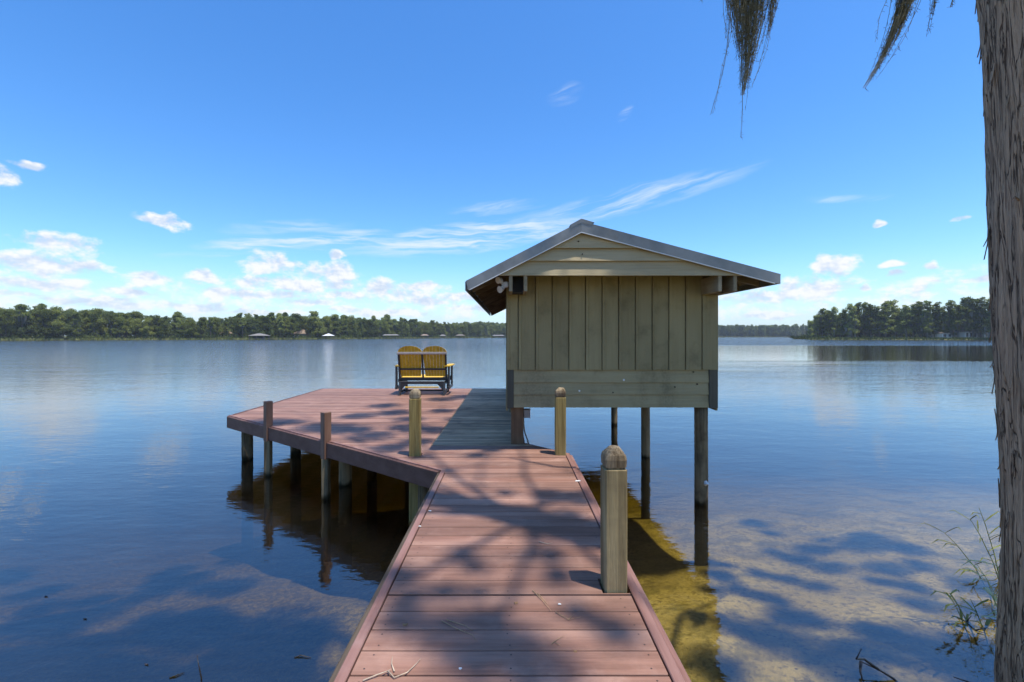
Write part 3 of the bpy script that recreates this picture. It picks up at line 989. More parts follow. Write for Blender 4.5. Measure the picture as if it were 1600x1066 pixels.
def far_house(px0, px1, d, base_py, eave_py, top_py, label, wallm, roofm, nwin=4):
    a, b_ = at(px0, base_py, d), at(px1, base_py, d)
    ze = ZC + (CY - eave_py) / F * d
    zt = ZC + (CY - top_py) / F * d
    cx, hx = (a.x + b_.x) / 2, (b_.x - a.x) / 2
    z0 = 0.6
    o = thing('lake_house', (cx, d + 5, z0), label, 'house', 'houses among the trees')
    MB().box((cx - hx, d, z0), (cx + hx, d + 10, ze)).build('wall', wallm, o)
    b = MB()
    hip_roof(b, cx, d + 5, ze + 0.02, hx + .8, 5.8, zt - ze, 0.6)
    r = b.build('roof', roofm, o)
    MB().box((cx + hx * .4, d + 4, ze + .4), (cx + hx * .4 + 1.0, d + 5, zt + .5)).build('chimney', wallm, r)
    for i in range(nwin):
        x = cx - hx + 2 * hx * (i + 0.5) / nwin
        wv = 2 * hx / nwin * 0.28
        f = MB().box((x - wv - .12, d - .06, z0 + 0.9), (x + wv + .12, d - .003, ze - 0.45)).build('window', MT['white'], o)
        MB().box((x - wv, d - .09, z0 + 1.05), (x + wv, d - .063, ze - 0.6)).build('pane', MT['glass'], f)

far_house(341, 360, 283, 526, 521.3, 517.0, 'tan-roofed brown house among the trees on the opposite shore', MT['brickwall'], MT['tileroof'], 4)
far_house(455, 473, 313, 527, 521.5, 515.5, 'brown house half hidden in trees right of the grey boathouse', MT['brickwall'], MT['tileroof'], 3)
far_house(1472, 1488, 255, 527, 520.5, 517.0, 'small cream house on the peninsula between cypress trunks', MT['stucco'], MT['tileroof'], 2)
far_house(1508, 1545, 250, 527, 518.5, 510.0, 'large pale house with tan roof on the peninsula beside the near trunk', MT['stucco'], MT['tileroof'], 6)

# ------------------------------------------------------------------ dock: walkway and platform
dock = thing('dock', (-0.7, 4.7, ZD), 'red-brown plank dock with long walkway and wide platform on piles', 'dock')
PITCH, TH = 0.1456, 0.030
WL, WR = -0.712, 0.712                # walkway edges
G1, G2 = (-0.712, 4.74), (-4.90, 7.98)   # slanted platform edge
YF = 12.12                             # far edge
YW0 = 5.77                             # first weathered board
XW = -1.00                             # weathered strip starts here
XR = 0.18                              # platform edge below the boathouse
PA, PB, PC = (0.584, 2.55), (0.602, 5.39), (-1.11, 5.36)
HALF = 0.066

wf = MB()                              # walkway frame
for x in (-0.60, 0.0, 0.60):
    wf.box((x - .02, -1.2, ZD - .22), (x + .02, 5.4, ZD - TH - .004), .003)
walk = wf.build('walkway_frame', MT['joist'], dock)
pf = MB()                              # platform frame
def slant_y(x):
    return G1[1] + (G1[0] - x) / (G1[0] - G2[0]) * (G2[1] - G1[1])
def slant_x(y):
    return G1[0] + (y - G1[1]) / (G2[1] - G1[1]) * (G2[0] - G1[0])
for i in range(10):
    x = -4.75 + i * 0.53
    pf.box((x - .02, max(slant_y(x) + .08, 4.85), ZD - .20), (x + .02, YF - .05, ZD - TH - .004), .003)
plat = pf.build('platform_frame', MT['joist'], dock)

def left_bound(y):
    if y < G1[1]:
        return WL + 0.056
    return max(slant_x(y) + 0.035, G2[0] + 0.03 - (0.06 * max(0, y - G2[1]) / 4.1))
def right_bound(y):
    if y < 5.44:
        return WR - 0.056
    if y < 5.95:
        return (WR - 0.056) + (y - 5.44) / 0.51 * (XR - 0.02 - WR + 0.056)
    return XR - 0.02

def notch(poly_x0, poly_x1, y0, y1, post):
    """plank outline with a hole side cut where a post passes through"""
    px, py = post
    g = HALF + 0.010
    a, b_ = max(y0, py - g), min(y1, py + g)
    return (px - g, px + g, a, b_) if a < b_ else None

prng = random.Random(11)
screws = MB()
y = -1.18
row = 0
while y < YF - 0.02:
    gap = 0.005 + prng.uniform(0, 0.004)
    y0, y1 = y + gap / 2, min(y + PITCH - gap / 2, YF - 0.03)
    ym = (y0 + y1) / 2
    dz = prng.uniform(-0.0015, 0.0015)
    za, zb = ZD - TH + dz, ZD + dz
    segs = []
    if y0 < YW0:
        segs.append(('plank', MT['plank'], left_bound, right_bound))
    else:
        segs.append(('plank', MT['plank'], left_bound, lambda q: XW - 0.003))
        segs.append(('weathered_plank', MT['weathered'], lambda q: XW + 0.003, right_bound))
    for nm, mt_, lb, rb in segs:
        ya, yb = y0, y1
        if nm == 'weathered_plank':
            ya, yb = y0 + 0.004, y1 - 0.003
        l0, l1, r0, r1 = lb(ya), lb(yb), rb(ya), rb(yb)
        pieces = [[(l0, ya), (r0, ya), (r1, yb), (l1, yb)]]
        for post in (PA, PB, PC):
            open_side = False
            nn = notch(l0, r0, ya, yb, post)
            if nn and max(l0, l1) < nn[0] and nm == 'plank':
                xa, xb, na, nb = nn
                open_side = xb > r0 - 0.02
                full = na <= ya + 1e-6 and nb >= yb - 1e-6
                if full:
                    pieces = [[(l0, ya), (xa, ya), (xa, yb), (l1, yb)]]
                    if not open_side:
                        pieces.append([(xb, ya), (r0, ya), (r1, yb), (xb, yb)])
                elif open_side and na > ya + 1e-6:
                    pieces = [[(l0, ya), (r0, ya), (r1, na), (xa, na), (xa, yb), (l1, yb)]]
                elif open_side:
                    pieces = [[(l0, ya), (xa, ya), (xa, nb), (r0, nb), (r1, yb), (l1, yb)]]
                elif na > ya + 1e-6:      # notch on the far side
                    pieces = [[(l0, ya), (r0, ya), (r1, yb), (xb, yb), (xb, na), (xa, na), (xa, yb), (l1, yb)]]
                else:                     # notch on the near side
                    pieces = [[(l0, ya), (xa, ya), (xa, nb), (xb, nb), (xb, ya), (r0, ya), (r1, yb), (l1, yb)]]
        for pc in pieces:
            b = MB()
            n = len(pc)
            if n == 4:                    # small eased edge on plain planks
                e = 0.004
                ring = lambda z, s_: [(pc[0][0], pc[0][1] + s_, z), (pc[1][0], pc[1][1] + s_, z), (pc[2][0], pc[2][1] - s_, z), (pc[3][0], pc[3][1] - s_, z)]
                b.rings([ring(za, 0), ring(zb - e, 0), ring(zb - e * 0.35, e * 0.35), ring(zb, e)])
            else:
                b.prism(pc, 2, za, zb)
            b.build(nm, mt_, walk if ym < G1[1] else plat)
        if nm == 'plank' and 0.4 < ym < 7.5:
            for sx in ([-0.60, 0.0, 0.60] if ym < 5.0 else [-3.2, -2.1, -1.2, -0.6, 0.0]):
                if l0 + .02 < sx < r0 - .02:
                    for sy in (ya + 0.03, yb - 0.03):
                        xx, yy2 = sx + prng.uniform(-.012, .012), sy + prng.uniform(-.006, .006)
                        screws.add([(xx + .0042 * math.cos(t * 1.0472), yy2 + .0042 * math.sin(t * 1.0472), zb + .0006) for t in range(6)], [(0, 1, 2, 3, 4, 5)])
    y += PITCH
    row += 1
tag(screws.build('screw_heads', MT['screw'], walk), kind='stuff')

# borders of the walkway
MB().box((WL, -1.2, ZD - .15), (WL + .047, G1[1] - .01, ZD + .004), .004).build('border_board', MT['border'], dock)
MB().box((WR - .047, -1.2, ZD - .15), (WR, 5.42, ZD + .004), .004).build('border_board', MT['border'], dock)
MB().box((WR + .003, -1.2, ZD - .17), (WR + .033, 5.40, ZD - .012), .004).build('edge_rail', MT['border'], dock)
MB().box((WL - .030, -1.2, ZD - .17), (WL - .003, 4.70, ZD - .012), .004).build('edge_rail', MT['joist'], dock)

# slanted fascia in three boards, low posts between them
gv = Vector((G2[0] - G1[0], G2[1] - G1[1]))
GL = gv.length
gd = gv / GL
gn = Vector((-gd.y, gd.x))             # candidate normal
if gn.y > 0:
    gn = -gn                           # outward: towards the walkway side
def gpt(t, o, z):
    q = Vector(G1) + gd * t + gn * o
    return (q.x, q.y, z)
def slant_box(t0, t1, o0, o1, z0, z1):
    b = MB()
    ring = lambda z, e=0.0: [gpt(t0 + e, o0, z), gpt(t1 - e, o0, z), gpt(t1 - e, o1 - e, z), gpt(t0 + e, o1 - e, z)]
    r = [ring(z0), ring(z1 - .004), ring(z1, .004)]
    if (gd.x * gn.y - gd.y * gn.x) < 0:
        r = [q[::-1] for q in r]
    return b.rings(r)
def t_of_px(px, py):
    p = on_plane(px, py, ZD)
    return (Vector((p.x, p.y)) - Vector(G1)).dot(gd)
tp = sorted([t_of_px(427, 664.5), t_of_px(515, 688)])
cuts = [0.02] + tp + [GL]
for i in range(3):
    a = cuts[i] + (0.052 if i else 0)
    b_ = cuts[i + 1] - (0.052 if i < 2 else -0.03)
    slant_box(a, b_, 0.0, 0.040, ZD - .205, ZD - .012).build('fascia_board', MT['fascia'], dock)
    slant_box(a, b_, -0.032, 0.0, ZD - .10, ZD + .003).build('border_board', MT['border'], dock)
for t in tp:
    slant_box(t - .050, t + .050, -0.035, 0.062, ZD - .23, ZD + .385).build('low_post', MT['redpost'], dock)
    q = gpt(t, 0.012, 0)
    MB().box((q[0] - .046, q[1] - .046, -2.2), (q[0] + .046, q[1] + .046, ZD - .232), .006).build('pile', MT['pile'], dock)
# other platform edges
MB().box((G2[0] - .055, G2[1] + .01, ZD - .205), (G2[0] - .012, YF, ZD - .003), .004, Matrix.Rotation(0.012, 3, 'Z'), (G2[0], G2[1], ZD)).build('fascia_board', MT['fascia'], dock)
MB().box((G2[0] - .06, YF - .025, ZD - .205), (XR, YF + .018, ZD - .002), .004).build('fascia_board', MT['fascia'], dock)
MB().box((XR - .016, 5.99, ZD - .205), (XR + .022, YF - .03, ZD - .002), .004).build('fascia_board', MT['fascia'], dock)
b = MB()
p0, p1 = Vector((WR + .01, 5.425)), Vector((XR + .02, 5.965))
dd = (p1 - p0).normalized()
nn = Vector((-dd.y, dd.x))
if nn.x < 0:
    nn = -nn
b.prism([tuple(p0 - nn * .035), tuple(p1 - nn * .035), tuple(p1), tuple(p0)], 2, ZD - .19, ZD - .002)
b.build('fascia_board', MT['border'], dock)

def pile_at(x, y, r, z1, name='pile', parent=None, square=False, m=None, lean=0.0, seed=0):
    rr = random.Random(seed * 7 + int(x * 100) + int(y * 10))
    if square:
        return MB().box((x - r, y - r, -2.4), (x + r, y + r, z1), .008).build(name, m or MT['pile'], parent)
    b = MB()
    rings = []
    n = 18
    ph = [rr.uniform(0, 6.28) for _ in range(3)]
    for i in range(16):
        z = -2.4 + (z1 + 2.4) * i / 15
        ring = []
        for j in range(n):
            a = 2 * math.pi * j / n
            q = r * (1 + 0.05 * math.sin(2 * a + ph[0]) + 0.035 * math.sin(3 * a + ph[1] + z) + 0.02 * math.sin(5 * a + ph[2] + 2.2 * z) + rr.uniform(-.018, .018))
            ring.append((x + lean * z + q * math.cos(a), y + q * math.sin(a), z))
        rings.append(ring)
    b.rings(rings)
    return b.build(name, m or MT['pile'], parent, smooth=True)

zj = ZD - .205
for (x, y_) in [(-4.62, 8.02), (-3.92, 8.35), (-4.7, 11.7), (-2.6, 8.6), (-2.6, 11.7), (-0.95, 5.15), (-0.9, 8.6), (-0.9, 11.7), (-2.4, 6.65)]:
    pile_at(x, y_, 0.088, zj, parent=dock, seed=3)
for (x, y_) in [(-0.55, 0.4), (0.55, 0.4), (-0.55, 2.6), (-0.55, 4.4)]:
    pile_at(x, y_, 0.075, ZD - .225, parent=dock, seed=4)

def mooring_post(x, y, z1, material, rz=0.0, seed=0):
    """square post with chamfered corners, a saw-cut groove and a worn rounded head"""
    rr = random.Random(seed)
    def ring(z, h, c, dx=0.0, dy=0.0, wob=0.0):
        o = []
        for (sx, sy) in ((-1, -1), (1, -1), (1, 1), (-1, 1)):
            pa, pb = (sx * h, sy * (h - c)), (sx * (h - c), sy * h)
            if sx * sy > 0:
                pa, pb = pb, pa
            if (sx, sy) in ((-1, -1), (1, 1)):
                o += [pb, pa][::-1] if False else [(sx * h, sy * (h - c)), (sx * (h - c), sy * h)]
            else:
                o += [(sx * (h - c), sy * h), (sx * h, sy * (h - c))]
        cr, sr = math.cos(rz), math.sin(rz)
        return [(x + dx + cr * a - sr * b, y + dy + sr * a + cr * b, z + rr.uniform(-wob, wob)) for a, b in o]
    H = HALF - 0.004
    hd = z1 - 0.108
    b = MB()
    b.rings([ring(-2.2, H, .008), ring(ZD, H, .010), ring(ZD + .3, H * 1.01, .009), ring(hd - .006, H, .010), ring(hd, H - .008, .010)])
    p = b.build('mooring_post', material, dock)
    h = MB()
    h.rings([ring(hd + .001, H - .012, .010), ring(hd + .010, H - .012, .010), ring(hd + .0101, H - .003, .010), ring(hd + .050, H - .001, .010), ring(hd + .072, H - .005, .014, 0.001, 0, .004),
             ring(hd + .094, H - .018, .018, 0.003, 0.0, .008), ring(hd + .106, H - .032, .014, 0.004, 0, .010)])
    h.build('post_head', MT['endgrain'], p)
    return p
mooring_post(PA[0], PA[1], 1.545, MT['postgrey'], 0.02, 1)
mooring_post(PB[0], PB[1], 1.556, MT['post'], -0.01, 2)
mooring_post(PC[0], PC[1], 1.545, MT['post'], 0.01, 3)
# white strip put in for the sunlit outer edge of the walkway
MB().box((WR + .034, 1.95, ZD - .06), (WR + .042, 2.55, ZD - .030), .003).build('lit_edge_strip', MT['white'], dock)

# ------------------------------------------------------------------ boathouse
BX0, BX1, BY0, BY1 = -0.03, 2.66, 5.80, 11.60
house = thing('boathouse', (1.3, 8.7, 0), 'olive green boathouse with low metal roof raised on wooden piles', 'boathouse')
RY0, RY1 = 5.30, 12.05
AX, AZ = 0.835, 3.49
LX, LZ, RX, RZ = -0.50, 2.80, 3.138, 2.878
def roof_z(x):
    return AZ - (AX - x) * (AZ - LZ) / (AX - LX) if x < AX else AZ - (x - AX) * (AZ - RZ) / (RX - AX)
zbot, zmid = 1.256, 1.738
# wall backing behind the boards
MB().box((BX0 + .03, BY0 + .03, zbot + .02), (BX1 - .03, BY0 + .05, 2.93)).build('wall_backing', MT['corner'], house)
edges = [791.6, 809.8, 836.4, 862.6, 888.8, 914.6, 940.5, 966.4, 992.4, 1018.6, 1044.7, 1070.7, 1096.6, 1122.4]
ex = [(e - CX) / F * BY0 for e in edges]
for i in range(13):
    b = MB()
    x0, x1 = ex[i] + .003, ex[i + 1] - .003
    zt = 2.95
    # board with a thin lip on its left edge, so that every joint throws a small shadow
    b.prism([(x0, BY0 - .012), (x0 + .004, BY0 - .018), (x0 + .030, BY0 - .018), (x0 + .036, BY0 - .008), (x1 - .004, BY0 - .008), (x1, BY0 - .002), (x1, BY0 + .028), (x0, BY0 + .028)], 2, zmid, zt)
    b.build('wall_board', MT['board'], house)
# lower lap siding and dark corner boards
lz = [zbot, ZC - (617 - CY) / F * BY0, ZC - (598 - CY) / F * BY0, zmid + .03]
for i in range(3):
    b = MB()
    b.prism([(BY0 + .004, lz[i]), (BY0 + .010, lz[i] - .004 if i else lz[i]), (BY0 + .030, lz[i]), (BY0 + .030, lz[i + 1] - .002), (BY0 + .020, lz[i + 1] - .002)], 0, BX0 + .085, BX1 - .115)
    b.build('lap_board', MT['lap'], house)
MB().box((BX0 + .002, BY0 - .004, zbot - .008), (BX0 + .083, BY0 + .029, zmid + .01), .003).build('corner_board', MT['corner'], house)
MB().box((BX1 - .113, BY0 - .004, zbot - .008), (BX1 - .002, BY0 + .029, zmid + .01), .003).build('corner_board', MT['corner'], house)
for px, py, r, m_ in [(975, 594, .014, 'white'), (905.5, 611, .012, 'white'), (958, 613.5, .009, 'dark'), (1055, 605, .009, 'dark'), (1090, 600.5, .009, 'dark'), (1084, 581.5, .008, 'dark')]:
    p = at(px, py, BY0 - .004)
    b = MB()
    b.tube([(p.x, BY0 - .001, p.z), (p.x, BY0 + .03, p.z)], [r, r * .9], 8)
    b.build('nail_plug' if m_ == 'dark' else 'filler_patch', MT[m_], house)
# side and rear walls: vertical boards
sb = MB().box((-.012, -.100, -.86), (.012, .100, .86), .004)
side_me = None
for side, X in ((-1, BX0 - .002), (1, BX1 + .002)):
    for i in range(27):
        yc = BY0 + .14 + i * .2105
        if side_me is None:
            o = sb.build('wall_board', MT['board'], house)
            side_me = o.data
            o.location = Vector((X, yc, 2.07)) - wpos(house)
        else:
            link('wall_board', side_me, (X, yc, 2.07), house)
for i in range(12):
    xa = BX0 + .02 + i * (BX1 - BX0 - .04) / 12
    MB().box((xa + .004, BY1 - .01, zbot), (xa + (BX1 - BX0 - .04) / 12 - .004, BY1 + .015, 2.92), .004).build('wall_board', MT['board'], house)
MB().box((BX0 + .04, BY0 + .06, zbot + .03), (BX1 - .04, BY1 - .05, zbot + .07)).build('floor', MT['joist'], house)

# beams projecting below the gable
for x in (0.015, 0.188, 2.462, 2.640):
    MB().box((x - .021, 5.318, 2.690), (x + .021, 11.9, 2.893), .004).build('beam', MT['beam'], house)
MB().box((0.037, 5.50, 2.695), (0.166, 5.78, 2.885)).build('beam_blocking', MT['dark'], house)  # shade in the gap between the beams, put in as a near-black block
MB().box((2.484, 5.60, 2.695), (2.618, 5.78, 2.885)).build('beam_blocking', MT['soffit'], house)

# gable: three lap boards cut to the roof slope
GY = 5.302
ZU = 0.112                                # gable boards stop this far below the roof surface
gz = [2.17 + (CY - 430.5) / F * GY, 2.17 + (CY - 407.5) / F * GY, 2.17 + (CY - 387.5) / F * GY, AZ - ZU]
def under_x(z, side):
    dz = AZ - ZU - z
    return AX - dz * (AX - LX) / (AZ - LZ) if side < 0 else AX + dz * (RX - AX) / (AZ - RZ)
for i in range(3):
    z0, z1 = gz[i], gz[i + 1]
    if i < 2:
        poly = [(under_x(z0, -1), z0), (under_x(z0, 1), z0), (under_x(z1, 1), z1), (under_x(z1, -1), z1)]
    else:
        poly = [(under_x(z0, -1), z0), (under_x(z0, 1), z0), (AX, z1)]
    n = len(poly)
    f_ = [(x, GY + .002 + (z - z0) / (z1 - z0) * .036, z) for x, z in poly]
    bk = [(x, GY + .042, z) for x, z in poly]
    b = MB().add(f_ + bk, [tuple(range(n)), tuple(range(n, 2 * n))[::-1]] + [(i_, n + i_, n + (i_ + 1) % n, (i_ + 1) % n) for i_ in range(n)])
    b.build('gable_board', MT['gable'], house)
MB().box((0.2, GY + .043, 2.895), (2.44, GY + .075, 2.93)).build('gable_ledger', MT['soffit'], house)
# small knob and holes on the gable
for px, py in ((910, 397), (904, 377)):
    p = at(px, py, GY)
    MB().tube([(p.x, GY - .003, p.z), (p.x, GY + .02, p.z)], [.007, .007], 6).build('nail_plug', MT['dark'], house)

# roof: sheathing, standing-seam panels, rake and eave trim, rafters
def slope_pt(side, s, off):
    """point on a slope: s = 0 ridge .. 1 eave, off = distance below the surface (vertical)"""
    ex_, ez_ = (LX, LZ) if side < 0 else (RX, RZ)
    return (AX + (ex_ - AX) * s, AZ + (ez_ - AZ) * s - off)
for side in (-1, 1):
    for i in range(17):                   # sheathing boards seen from below, running across the slope
        ya = RY0 + .055 + i * (RY1 - RY0 - .10) / 17
        yb = RY0 + .055 + (i + 1) * (RY1 - RY0 - .10) / 17 - .006
        poly = [slope_pt(side, .0 if side > 0 else .0, .022), slope_pt(side, .985, .022), slope_pt(side, .985, .046), slope_pt(side, 0, .046)]
        MB().prism(poly, 1, ya, yb).build('sheathing_board', MT['soffit'], house)
    for i in range(15):                   # metal panels with a raised seam
        wpan = (RY1 - RY0) / 15
        ya, yb = RY0 + i * wpan + .001, RY0 + (i + 1) * wpan - .001
        b = MB()
        b.prism([slope_pt(side, .004, 0), slope_pt(side, 1.0, 0), slope_pt(side, 1.0, .018), slope_pt(side, .004, .018)], 1, ya, yb - .024)
        b.prism([slope_pt(side, .004, -.03), slope_pt(side, 1.0, -.03), slope_pt(side, 1.0, .018), slope_pt(side, .004, .018)], 1, yb - .022, yb)
        b.build('roof_panel', MT['metal'], house)
    for ya, yb in ((RY0 - .022, RY0 - .004), (RY1 + .004, RY1 + .022)):   # rake trim
        MB().prism([slope_pt(side, .0, -.012), slope_pt(side, 1.004, -.012), slope_pt(side, 1.004 - (.018 if side < 0 else .006), .108), slope_pt(side, 0, .112)], 1, ya, yb).build('rake_trim', MT['metaltrim'], house)
    MB().prism([slope_pt(side, .0, .113), slope_pt(side, .975, .109), slope_pt(side, .975, .119), slope_pt(side, 0, .123)], 1, RY0 - .026, RY0 - .006).build('drip_edge', MT['metaledge'], house)
    MB().prism([slope_pt(side, .0, .047), slope_pt(side, .972, .047), slope_pt(side, .972, .106), slope_pt(side, 0, .108)], 1, RY0 + .046, RY0 + .054).build('rake_board', MT['beam'], house)
    e0, e1 = slope_pt(side, 1.002, -.006), slope_pt(side, 1.002, .10)
    MB().box((min(e0[0], e0[0] + side * .014), RY0 - .003, e1[1]), (max(e0[0], e0[0] + side * .014), RY1 + .003, e0[1]), .002).build('eave_trim', MT['metaltrim'], house)
    for i in range(14):                   # rafters
        yc = RY0 + .30 + i * .49
        if yc > RY1 - .05:
            break
        MB().prism([slope_pt(side, .02, .047), slope_pt(side, .965, .047), slope_pt(side, .965, .120), slope_pt(side, .02, .150)], 1, yc - .02, yc + .02).build('rafter', MT['soffit'], house)
b = MB()
b.prism([(AX - .13, roof_z(AX - .13) + .036), (AX, AZ + .040), (AX + .15, roof_z(AX + .15) + .036), (AX + .15, roof_z(AX + .15) + .032), (AX, AZ + .034), (AX - .13, roof_z(AX - .13) + .032)], 1, RY0 - .026, RY1 + .026)
b.build('ridge_cap', MT['metaltrim'], house)
b = MB()
b.prism([(AX - .13, roof_z(AX - .13) + .031), (AX, AZ + .033), (AX + .13, roof_z(AX + .13) + .031), (AX + .13, roof_z(AX + .13) - .006), (AX, AZ - .006), (AX - .13, roof_z(AX - .13) - .006)], 1, RY0 - .0265, RY0 - .0225)
b.build('ridge_cap_end', MT['metaltrim'], house)

# piles under the boathouse
MB().box((0.10 - .080, 5.87, -2.2), (0.10 + .080, 6.03, zbot - .002), .008).build('pile', MT['brownpost'], house)
pile_at(2.495, 5.92, .088, zbot + .02, parent=house, seed=21, lean=0.0)
pile_at(2.45, 8.2, .080, zbot + .02, parent=house, seed=22)
pile_at(2.56, 11.1, .080, zbot + .02, parent=house, seed=23)
pile_at(0.06, 8.4, .080, zbot + .02, parent=house, seed=24)
pile_at(0.06, 11.2, .080, zbot + .02, parent=house, seed=25)
# knot of white rope/marker on the right front pile
p = at(1102, 755, 5.83)
MB().tube([(p.x, 5.83, p.z - .02), (p.x + .005, 5.81, p.z), (p.x, 5.83, p.z + .025)], [.020, .030, .018], 8).build('pile_marker', MT['white'], house)
# electrical box and cable at the front left pile
eb = MB().box((0.185, 5.90, 1.105), (0.262, 6.0, 1.215), .006).build('outlet_box', MT['box'], house)
MB().box((0.264, 5.895, 1.095), (0.272, 6.005, 1.225), .003).build('box_cover', MT['metaledge'], eb)
MB().tube([(0.185, 6.02, 1.25), (0.188, 6.03, 1.0), (0.20, 6.05, .90), (0.235, 6.06, .80), (0.29, 6.08, .62)], .010, 6).build('cable', MT['box'], house)
# twin floodlight under the left eave
fl = MB().box((-.075, 5.44, 2.755), (-.012, 5.52, 2.82), .01).build('floodlight', MT['white'], house)
for (x, z) in ((-.125, 2.845), (-.105, 2.735)):
    b = MB()
    b.tube([(x + .05, 5.48, 2.79), (x + .015, 5.46, z), (x - .012, 5.43, z - .012)], [.018, .030, .043], 10)
    b.build('lamp_head', MT['white'], fl)

# ------------------------------------------------------------------ double glider bench
GXc, GYc = -2.06, 11.05
bench = thing('glider_bench', (GXc, GYc, ZD), 'yellow and black double glider bench facing the lake on the platform', 'bench')
def G(x, y, z):
    return (GXc + x, GYc + y, ZD + z)
def gbox(x0, x1, y0, y1, z0, z1, name, m_, ch=.006, rot=None, piv=None, parent=None):
    return MB().box(G(x0, y0, z0), G(x1, y1, z1), ch, rot, G(*piv) if piv else None).build(name, MT[m_], parent or bench)
lean = 0.24                                # back leans towards the camera: y = -(z-.45)*lean
def back_y(z):
    return -0.18 - (z - 0.45) * lean
for sx in (-1, 1):
    cx = sx * 0.292
    for i in range(7):
        u = (i - 3) / 3.0
        xb, xt = cx + u * 0.205, cx + u * 0.245
        zt = 1.03 + 0.135 * math.sqrt(max(0.0, 1 - (u * 0.93) ** 2))
        hwb, hwt = 0.0315, 0.0375
        def ztop(x):
            uu = max(-1, min(1, (x - cx) / 0.285))
            return 1.015 + 0.150 * math.sqrt(max(0.0, 1 - uu * uu))
        zl, zr = ztop(xt - hwt), ztop(xt + hwt)
        b = MB()
        fr_ = [(xb - hwb, 0.440), (xb + hwb, 0.440), (xt + hwt, zr), (xt, ztop(xt)), (xt - hwt, zl)]
        v0 = [G(x, back_y(z), z) for x, z in fr_]
        v1 = [G(x, back_y(z) + .024, z) for x, z in fr_]
        b.add(v0 + v1, [(0, 1, 2, 3, 4), (9, 8, 7, 6, 5)] + [(j, 5 + j, 5 + (j + 1) % 5, (j + 1) % 5) for j in range(5)])
        b.build('back_slat', MT['yellowback'], bench)
ry = back_y(1.0)
gbox(-.590, .590, back_y(1.0) - .034, back_y(1.0) - .004, .965, 1.020, 'back_rail', 'greybar')
gbox(-.575, .575, back_y(.61) - .034, back_y(.61) - .003, .590, .630, 'back_rail', 'black')
for x in (-.555, 0.0, .555):
    b = MB()
    v = [G(x - .021, back_y(.36) - .030, .36), G(x + .021, back_y(.36) - .030, .36), G(x + .021, back_y(.36) - .002, .36), G(x - .021, back_y(.36) - .002, .36),
         G(x - .021, back_y(.965) - .030, .963), G(x + .021, back_y(.965) - .030, .963), G(x + .021, back_y(.965) - .003, .963), G(x - .021, back_y(.965) - .003, .963)]
    b.add(v, [(3, 2, 1, 0), (4, 5, 6, 7), (0, 1, 5, 4), (1, 2, 6, 5), (2, 3, 7, 6), (3, 0, 4, 7)])
    b.build('back_upright', MT['black'], bench)
for i in range(8):                         # seat slats, dropping a little towards the back
    yv = -.14 + i * .072
    zz = .375 + .030 * (i / 7.0)
    gbox(-.56, .56, yv, yv + .060, zz, zz + .024, 'seat_slat', 'yellow')
gbox(-.58, .58, -.20, -.165, .335, .412, 'seat_beam', 'black')
gbox(-.58, .58, .40, .435, .335, .405, 'seat_beam', 'black')
for sx in (-1, 1):
    gbox(sx * .575 - .02, sx * .575 + .02, -.20, .44, .30, .372, 'seat_side', 'black')
    # arm rest and its posts
    a = MB()
    a.prism([(GXc + sx * .575 - .075 * 1, GYc - .30), (GXc + sx * .60 + .055, GYc - .30), (GXc + sx * .60 + .085, GYc + .40), (GXc + sx * .60 + .03, GYc + .47), (GXc + sx * .60 - .06, GYc + .44)], 2, ZD + .675, ZD + .700)
    a.build('arm_rest', MT['yellow'], bench)
    for yy_ in (-.24, .32):
        gbox(sx * .622 - .020, sx * .622 + .020, yy_ - .045, yy_ + .045, .17, .673, 'arm_post', 'black')
    gbox(sx * .622 - .022, sx * .622 + .022, -.30, .38, .135, .205, 'glide_rail', 'black')
    # base trestle: two splayed feet, top rail, foot rail
    for yy_, sl in ((-.30, -1), (.34, 1)):
        b = MB()
        b.prism([(GYc + yy_ + sl * .05 - .05, ZD), (GYc + yy_ + sl * .05 + .05, ZD), (GYc + yy_ + .04, ZD + .31), (GYc + yy_ - .04, ZD + .31)], 0, GXc + sx * .52 - .022, GXc + sx * .52 + .022)
        b.build('base_leg', MT['black'], bench)
    gbox(sx * .52 - .022, sx * .52 + .022, -.25, .29, .255, .315, 'base_rail', 'black', .004)
    gbox(sx * .52 - .020, sx * .52 + .020, -.27, .31, .05, .10, 'base_rail', 'black', .004)
    # curved brace to the rear cross beam
    b = MB()
    arc = [(sx * (.50 - .22 * t), .10 + .19 * math.sin(t * 1.5708)) for t in [i / 8 for i in range(9)]]
    low = [(x, z) for x, z in arc]
    up = [(x, .318) for x, z in arc]
    poly = [(GXc + x, ZD + z) for x, z in low] + [(GXc + x, ZD + z) for x, z in up[::-1]]
    b.prism(poly, 1, GYc - .335, GYc - .305)
    b.build('corner_brace', MT['black'], bench)
    for yy_ in (-.18, .22):
        gbox(sx * .570 - .008, sx * .570 + .008, yy_ - .02, yy_ + .02, .15, .34, 'swing_arm', 'black', .003)
gbox(-.54, .54, -.335, -.300, .262, .330, 'cross_beam', 'black')
gbox(-.50, .50, -.02, .03, .055, .10, 'cross_beam', 'black')
gbox(-.40, .40, -.34, -.31, .175, .205, 'foot_slat', 'yellow')

